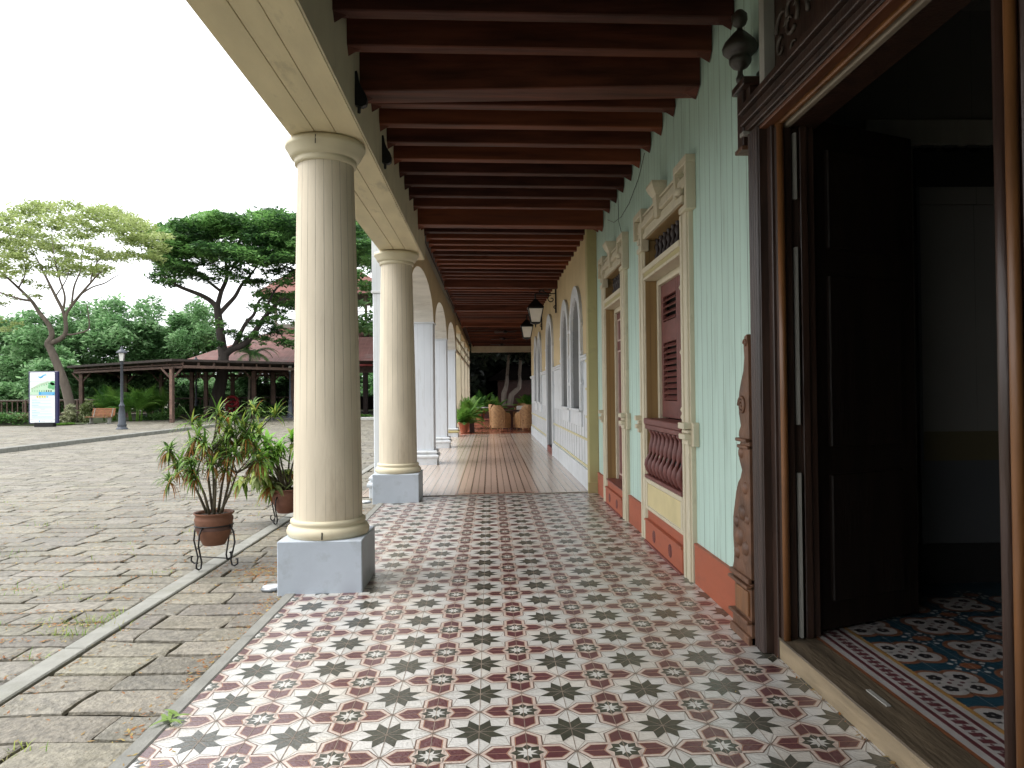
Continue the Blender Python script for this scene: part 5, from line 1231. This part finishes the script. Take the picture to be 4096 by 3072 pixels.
q.box(ul.x+.2,ur.x,YU,YU+5,zb-.3,zb+.12,M_pale)
for dx in(595,640,690,740,790): p=at(dx,660,YU); q.box(p.x-.1,p.x+.1,YU,YU+.2,zb,ze2+.2,M_pale)
for z in np.linspace(zb+.3,zb+1.1,5): q.box(at(625,600,YU).x,ur.x,YU+.05,YU+.1,z,z+.05,M_pale)
q.build('lantern_storey',pv)
q=MB(); hip(q,at(560,640,YU).x,at(860,640,YU).x,YU-1.5,YU+7,ze2,at(650,560,YU+2).x,at(760,560,YU+2).x,YU+2,YU+4,at(640,575,YU+2).z,mat('brighter_red_roof_sheet',(.17,.055,.04),.7,.25,1.2,bump=.3,lines=('x',.38,.05,(.2,.05,.04)))); q.build('upper_roof',pv)
# side wing roof seen in the column gap
q=MB(); a=at(745,715,46); b_=at(800,783,46); hip(q,at(770,783,50).x,at(980,783,50).x,46,51,at(790,785,50).z,at(770,730,50).x,at(980,730,50).x,50,51,at(790,728,50).z,M_roof); q.build('wing_roof',pv)
# fence and balustrade
def fence(label,P,z0,h,nm='timber_fence'):
    t=thing(nm,label,'fence',(0,0,0)); a=Vector(P[0]);b_=Vector(P[1]); n_=max(2,int((b_-a).length/1.5)); q=MB()
    for zz in(z0+.12,z0+h-.05): q.bar((a.x,a.y,zz),(b_.x,b_.y,zz),.06,.09,M_perg if nm!='grey_fence' else M_lampgrey)
    q.bar((a.x,a.y,z0+h),(b_.x,b_.y,z0+h),.12,.05,mat('grey_weathered_rail',(.22,.20,.17),.8,.2)); q.build('rails',t)
    q=MB()
    for i in range(n_):
        p=a.lerp(b_,i/n_);r=a.lerp(b_,(i+1)/n_)
        if i%2==0: q.bar((p.x,p.y,z0+.15),(r.x,r.y,z0+h-.1),.03,.05,M_perg); q.bar((p.x,p.y,z0+h-.1),(r.x,r.y,z0+.15),.03,.05,M_perg)
        else:
            for k in range(5): s_=p.lerp(r,(k+.5)/5); q.box(s_.x-.03,s_.x+.03,s_.y-.02,s_.y+.02,z0+.12,z0+h-.05,M_perg)
    q.build('lattice',t)
    for i in range(n_+1):
        p=a.lerp(b_,i/n_); q=MB(); q.box(p.x-.06,p.x+.06,p.y-.06,p.y+.06,0,z0+h+.02,M_perg); q.build('post',t)
fence('weathered timber lattice fence running left of and behind the sign',[at(-60,880,50),at(330,872,52)],.28,1.05)
fence('dark timber balustrade between the pergola posts, right of the palms',[at(365,880,54),at(700,880,60)],.25,1.1)
# low planted wall left
q=MB(); a=at(-80,915,38.6); b_=at(62,915,38.6); q.box(a.x,b_.x+.3,38.5,38.9,.0,.42,mat('mossy_low_wall',(.07,.075,.05),.9,.4,4,bump=.6),.02); tag(q.build('low_wall'),'low mossy wall left of the sign','wall')
hd=MB(); L_=[(rl.uniform(-40,62),rl.uniform(898,912),14,9,rl.uniform(-.4,.6),.5) for k in range(24)]
o=cards('low_hedge',lobe_pts(px_lobes(L_,38.6),g,500,.5),.10,LM_dark[1:3]+[leafmat('olive_leaf',(.09,.10,.03))],None,.5,31); tag(o,'low olive hedge along the wall at the left edge','hedge')
q=MB(); a=at(110,915,38); b_=at(260,905,42); q.face([(a.x-1,37.2,.108),(b_.x,38.6,.108),(b_.x,50,.108),(a.x-12,50,.108)],mat('lawn_soil',(.05,.07,.02),.95,.3,2)); struct(q.build('lawn_ground'))
q=MB(); r_=random.Random(77); gm=leafmat('lawn_grass',(.12,.26,.03))
for k in range(2600): x=r_.uniform(at(112,915,38).x,at(160,915,38.5).x); y=37.3+(x+22)*.2+r_.random()*1.2; a=r_.uniform(0,6.28); ribbon(q,(x,y,.1),(math.cos(a)*.4,math.sin(a)*.4,1),r_.uniform(.06,.13),.02,1,gm,2)
tag(q.build('lawn_grass'),'small bright green lawn patch at the foot of the sign','grass',kind='stuff')
# variegated shrubs at trunk foot
for i,(dx,dy,rx,rz_,Y,la,ms) in enumerate(((150,895,16,22,41.3,'pale variegated shrub left of the crooked trunk',None),(186,890,14,26,41,'taller pale variegated shrub right of the crooked trunk',None),(137,905,10,8,40.4,'tiny pale shrub in front of the crooked trunk',None),(365,893,38,12,47,'dark low shrub right of the areca palms',1),(415,890,38,14,49,'dark low shrub at the foot of the second lamp',1),(330,903,30,10,44,'dark low shrub nearest the pergola corner post',1),(560,885,45,16,50,'wide dark shrub before the pavilion',1),(610,888,30,14,49,'dark shrub beside the half hidden lamp',1),(790,903,16,7,46,'small bright shrub in the gap between the columns',2))):
    t=thing('garden_shrub',la,'shrub',(0,0,0),group='shrubs of the yard beds'); c=at(dx,dy,Y); q=MB()
    for k in range(5): a=k*1.3; q.tube([(c.x+.1*math.cos(a),c.y+.1*math.sin(a),.08),(c.x+.4*math.cos(a),c.y+.3*math.sin(a),c.z)],[.03,.012],M_stem,5)
    q.build('stems',t); rr=random.Random(i)
    L_=[(dx+rr.uniform(-.7,.7)*rx,dy+rr.uniform(-.7,.7)*rz_,rx*.35,rz_*.35,rr.uniform(-.5,.5),.35) for k in range(14)]
    cards('foliage',lobe_pts(px_lobes(L_,Y),g,700 if ms is None else 420,.3),.10 if ms is None else .14,leafset('variegated_leaf',[(.12,.16,.05),(.30,.32,.18),(.40,.42,.26)]) if ms is None else (LM_dark if ms==1 else LM_palm),t,.3,60+i,2)
# ------------------------------------------------------------------ palms
def fronds(q,base,n,L,hgt,r_,spread=1.,w=.05,leaf=.28,mats=LM_palm,el0=.5,el1=1.35,droop=1.5):
    for k in range(n):
        a=r_.uniform(0,2*PI); el=r_.uniform(el0,el1); l=L*r_.uniform(.7,1.1)
        d_=Vector((math.cos(a)*math.cos(el),math.sin(a)*math.cos(el),math.sin(el))); P=Vector(base)+Vector((math.cos(a)*.05,math.sin(a)*.05,0)); pts=[P.copy()]; N=12; dr=droop*r_.uniform(.7,1.2); cur=d_.copy()
        for i in range(N):
            P=P+cur*(l/N); cur=(cur+Vector((0,0,-dr/N*(.4+1.2*i/N)))).normalized(); pts.append(P.copy())
        q.tube(pts,[.012*(1-.8*i/N)*L for i in range(N+1)],mats[-1],4)
        m=r_.choice(mats)
        for i in range(2,N+1):
            t=(pts[i]-pts[i-1]).normalized(); s=t.cross(Vector((0,0,1))); 
            if s.length<1e-3: continue
            s.normalize(); ll=leaf*L*math.sin(PI*(i/(N+1.))**.7)
            for sg in(-1,1):
                for off in(0,.5):
                    p=pts[i-1].lerp(pts[i],off); tip=p+(s*sg*.8+t*.55-Vector((0,0,.25))).normalized()*ll; wv=t*w*L*.35
                    q.face([p-wv,p+wv,tip],m)
r_=random.Random(31)
for i,(dx,Y,h,n_,la) in enumerate(((240,43,2.6,34,'areca palm clump left of the nearest street lamp'),(292,42,2.7,38,'brightest areca palm clump right of the nearest street lamp'),(335,44,2.2,26,'smaller areca palm clump by the pergola corner post'))):
    t=thing('areca_palm',la,'palm',(0,0,0),group='areca palm clumps by the pergola'); b_=at(dx,905,Y); q=MB(); q2=MB()
    for k in range(9):
        a=r_.uniform(0,6.28); bx,by=b_.x+.35*math.cos(a),b_.y+.3*math.sin(a); q2.tube([(bx,by,.05),(bx+.15*math.cos(a),by,h*.45)],[.035,.02],LM_palm[-1],6)
        fronds(q,(bx+.1*math.cos(a),by,h*.3*r_.uniform(.6,1.4)),6,1.5,h,r_,w=.035,leaf=.3,el0=.6)
    q2.build('canes',t); q.build('fronds',t)
t=thing('fan_palm','slim palm with drooping dark fronds before the red roof','palm'); b_=at(535,885,49.); q=MB(); tp=at(540,765,49.)
q.tube([(b_.x,49,.05),(b_.x+.1,49,1.6),(tp.x,49,tp.z)],[.1,.08,.07],mat('pale_palm_trunk',(.22,.20,.15),.8,.2,5),8); q.build('trunk',t); q=MB(); fronds(q,(tp.x,49,tp.z),16,2.0,1,r_,w=.04,leaf=.3,mats=LM_dark[:3],el0=.0,el1=1.2,droop=2.4); q.build('fronds',t)
t=thing('hanging_fern','spiky fern ball hanging under the pergola edge','fern',(0,0,0)); p=PW(1868,350,47.5); q=MB(); q.tube([(p.x,p.y,p.z),(p.x,p.y,3.1)],.012,M_dkiron,5); q.build('wire',t); q=MB()
for k in range(160):
    a=r_.uniform(0,6.28);el=r_.uniform(-.6,1.2); ribbon(q,p,(math.cos(a)*math.cos(el),math.sin(a)*math.cos(el),math.sin(el)),r_.uniform(.4,.9),.05,1.2,leafmat('fern_leaf',(.10,.14,.05)),4)
q.build('foliage',t)
# benches
def bench(label,x,y,rot):
    t=thing('park_bench',label,'bench',(x,y,TZ),rot,'slatted park benches')
    q=MB()
    for i in range(4): q.box(-.95,.95,-.28+i*.13,-.18+i*.13,.43,.465,M_bench,.005)
    q.build('seat',t); q=MB()
    for i in range(5): q.box(-.95,.95,.27+i*.02,.30+i*.02,.52+i*.10,.60+i*.10,M_bench,.005)
    q.build('backrest',t)
    for sx_ in(-.75,.75):
        q=MB(); q.box(sx_-.05,sx_+.05,-.25,.28,0,.05,M_conc); q.box(sx_-.05,sx_+.05,-.05,.15,.05,.43,M_conc); q.bar((sx_,.22,.42),(sx_,.38,1.0),.05,.05,M_conc); q.build('leg',t)
    t.scale=(.8,.8,.8)
    return t
bench('brown slatted bench between the crooked trunk and the nearest lamp',at(213,918,38.5).x+.0,38.6,-.35)
b2=bench('pale slatted bench half hidden behind the near column',at(648,893,49).x,49.,.0)
# hose reel
q=MB(); p=PW(1740,590,49.5); 
for k in range(2): q.tube([(p.x+.38*math.cos(a),49.5+k*.05,p.z+.15-k*.35+.32*math.sin(a)) for a in np.linspace(0,2*PI,22)],.10,M_hose,7)
q.box(p.x-.06,p.x+.06,49.45,49.6,0,p.z,M_perg); tag(q.build('hose_coil'),'coiled dark red hose hung on a post before the pavilion','hose')
# stone kerb by the pavilion seen in the gap
q=MB(); a=at(770,905,44); b_=at(812,905,44); q.box(a.x,b_.x+1.5,43.9,44.4,GZ-.05,.12,mat('pale_kerb_stone',(.5,.5,.46),.8,.1),.02); tag(q.build('stone_edging'),'short pale stone edging seen between the two round columns','kerb')
q=MB(); a=at(640,885,46); q.box(a.x-1,a.x+14,45,52,-.03,.09,mat('dark_terrace_stone',(.12,.11,.10),.85,.2,2),.01); struct(q.build('pavilion_terrace'))  # terrace slab in one even dark stone colour
# ------------------------------------------------------------------ dining corner at the far end
def C4(x,y): return ((1850+x/6.32)*.54004,(1500+y/6.32)*.54004)
def wicker(label,x,y,rot,base=None):
    if base: return dup(base,(x,y,zf(x)+.008),rot,label)
    t=thing('wicker_armchair',label,'chair',(x,y,zf(x)+.008),rot,'wicker armchairs round the dark table')
    # facing +y: back at -y
    q=MB(); N=12; V=[];F=[]
    for j,z in enumerate(np.linspace(.12,1.0,10)):
        for i in range(N+1):
            a=-PI+PI*i/N     # shell round the back
            hw=.29*(1 if z<.8 else (1-.5*((z-.8)/.2)**2.2)); yy=-.08+.20*math.sin(a)-.10*max(0,z-.4)
            V.append((hw*math.cos(a)*(.85 if abs(math.cos(a))<.9 else 1),yy,z))
    for j in range(9):
        for i in range(N): F.append((j*(N+1)+i,j*(N+1)+i+1,(j+1)*(N+1)+i+1,(j+1)*(N+1)+i))
    q.mesh(V,F,M_wick,True); q.build('backrest',t)
    for s_ in(-1,1):
        q=MB(); P=[(-.10,.12),(.32,.12),(.32,.58),(.28,.64),(-.02,.68),(-.14,.78)]
        q.prism(P,'x',s_*.29-.02,s_*.29+.02,M_wick); q.tube([(s_*.29,.32,.12),(s_*.29,.33,.58),(s_*.29,.27,.66),(s_*.29,-.02,.70),(s_*.29,-.16,.82)],.028,M_wick,7); q.build('armrest',t)
    q=MB(); q.box(-.27,.27,-.2,.32,.36,.42,M_wick,.02); q.box(-.27,.27,.29,.325,.12,.40,M_wick,.005); q.build('seat',t)
    for sx_ in(-.25,.25):
        for sy in(-.2,.29): q=MB(); q.tube([(sx_,sy,.0),(sx_,sy,.14)],.02,M_wick,7); q.build('leg',t)
    return t
ch=wicker('wicker armchair with its back to the viewer, left side of the table',.34,28.35,-.55)
wicker('wicker armchair seen from the side against the white wall end',1.36,28.2,.45,ch)
wicker('wicker armchair behind the nearest left one, only its top showing',.24,30.6,-PI/2-.4,ch)
c4=wicker('wicker armchair across the table with a pale cushion',1.28,31.2,PI-.3,ch)
q=MB(); q.box(-.2,.2,-.14,-.06,.45,.9,mat('pale_cushion_cloth',(.5,.48,.44),.8,.1),.03); o=q.build('cushion'); o.location=(1.28,31.2,.02); o.rotation_euler=(0,0,PI-.3); tag(o,'pale cushion leaning in the armchair across the table','cushion')
t=thing('dining_table','square dark wooden table among the wicker chairs','table',(.84,29.5,.015)); q=MB(); q.box(-.55,.55,-.55,.55,.72,.77,M_table,.008); q.build('tabletop',t); q=MB(); q.box(-.06,.06,-.06,.06,.05,.72,M_table,.01); q.build('pedestal',t); q=MB(); q.box(-.35,.35,-.05,.05,.0,.05,M_table,.008); q.box(-.05,.05,-.35,.35,.0,.051,M_table,.008); q.build('foot',t)
t=thing('side_table','small round white topped table among the palms at the left','table',(-.42,36.5,.01)); q=MB(); q.lathe([(.5,.74),(.5,.765)],M_white2,n=24); q.build('tabletop',t); q=MB(); q.tube([(0,0,0),(0,0,.74)],.03,M_dkiron,8); q.build('pedestal',t)
def pottedpalm(label,x,y,s,m=M_terraL,sd=1):
    t=thing('potted_palm',label,'plant',(x,y,zf(x)+.008),0,'potted palms of the dining corner'); r_=random.Random(sd)
    q=MB(); q.lathe([(.12*s,0),(.19*s,.33*s),(.215*s,.34*s),(.215*s,.40*s),(.19*s,.40*s),(.18*s,.36*s),(0,.36*s)],m,n=20); q.build('pot',t)
    q=MB(); fronds(q,(0,0,.34*s),30,.85*s,1,r_,w=.06,leaf=.34,el0=.35,el1=1.5,droop=1.7); q.build('fronds',t); return t
pottedpalm('bright potted palm in a clean terracotta pot at the left, nearest the viewer',-1.0,27.6,1.0,sd=2)
pottedpalm('second potted palm, just behind the nearest one',-.95,31.,1.25,sd=3)
pottedpalm('potted palm with arching fronds left of centre at the far end',-.55,39.5,1.45,sd=4)
pottedpalm('small potted palm behind the white topped table',.25,41.5,1.2,sd=5)
pottedpalm('potted palm behind the armchair with the pale cushion',1.9,36.,1.5,sd=6)
pottedpalm('potted palm at the far right, half hidden by the white wall end',2.3,33.4,1.2,sd=7)
q=MB(); q.box(-.80,-.62,28.0,28.25,.0,.48,M_table,.01); tag(q.build('wooden_box'),'narrow dark wooden box beside the nearest potted palm','box')
q=MB(); q.box(-1.2,4.5,43.0,43.5,0,.75,mat('dark_red_planter',(.05,.015,.012),.6,.3),.01); tag(q.build('planter_wall'),'low dark red planter closing the far end of the walkway','planter')
for i,(pts,r,la) in enumerate(((((1030,1190,0),(1050,900,0),(1090,700,.3),(1120,400,.5),(1130,0,.5)),.2,'upright pale tree trunk beyond the end of the walkway'),(((1140,1190,0),(1240,1000,0),(1350,800,.2),(1430,650,.4),(1450,300,.6),(1440,0,.6)),.22,'leaning pale tree trunk beyond the end of the walkway'))):
    t=thing('tree',la,'tree',(0,0,0),group='trees beyond the end of the walkway'); P=[]
    for (x,y,dd) in pts: P.append(at(*C4(x,y*.5),48+dd))
    P[0]=Vector((P[0].x,P[0].y,0)); q=MB(); q.tube(P,[r*(1-.12*k) for k in range(len(P))],M_bark,10); q.tube([P[-1],P[-1]+Vector((.3,.5,3.5))],[r*.5,r*.2],M_bark,8); q.build('trunk',t)
    L_=[(P[-1].x+random.uniform(-2.5,2.5),P[-1].y+random.uniform(-2,3),P[-1].z+random.uniform(1.5,5),1.6,1.6,.9) for k in range(14)]
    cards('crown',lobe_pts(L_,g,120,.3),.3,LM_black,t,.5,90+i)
t=thing('thatched_hut','dark low hut with layered thatch roof beyond the end of the walkway','hut',(0,0,0)); a=at(1075,812,60)
q=MB(); q.box(a.x+.0,a.x+8,60,66,0,2.6,M_table); q.build('wall',t); q=MB(); hip(q,a.x-.8,a.x+9,59,67,2.5,a.x+2,a.x+6,62,64,4.6,mat('dark_thatch',(.006,.005,.0045),1,.3,6,bump=.6,spec=0)); q.build('roof',t)
gq=np.random.default_rng(5); L_=[]
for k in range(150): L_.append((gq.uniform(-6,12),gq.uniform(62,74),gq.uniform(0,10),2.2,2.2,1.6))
for k in range(60): L_.append((gq.uniform(-3.5,12),gq.uniform(47,60),gq.uniform(7.5,10),2.0,2.0,.8))  # canopy out of view, added overhead to shade the thicket
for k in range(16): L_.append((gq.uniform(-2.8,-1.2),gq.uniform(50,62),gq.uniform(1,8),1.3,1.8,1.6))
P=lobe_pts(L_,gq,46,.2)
o=cards('dark_thicket',P,.5,LM_black,None,.3,44); tag(o,'deeply shaded thicket beyond the end of the walkway, plus an unseen canopy added to shade it','thicket',kind='stuff')
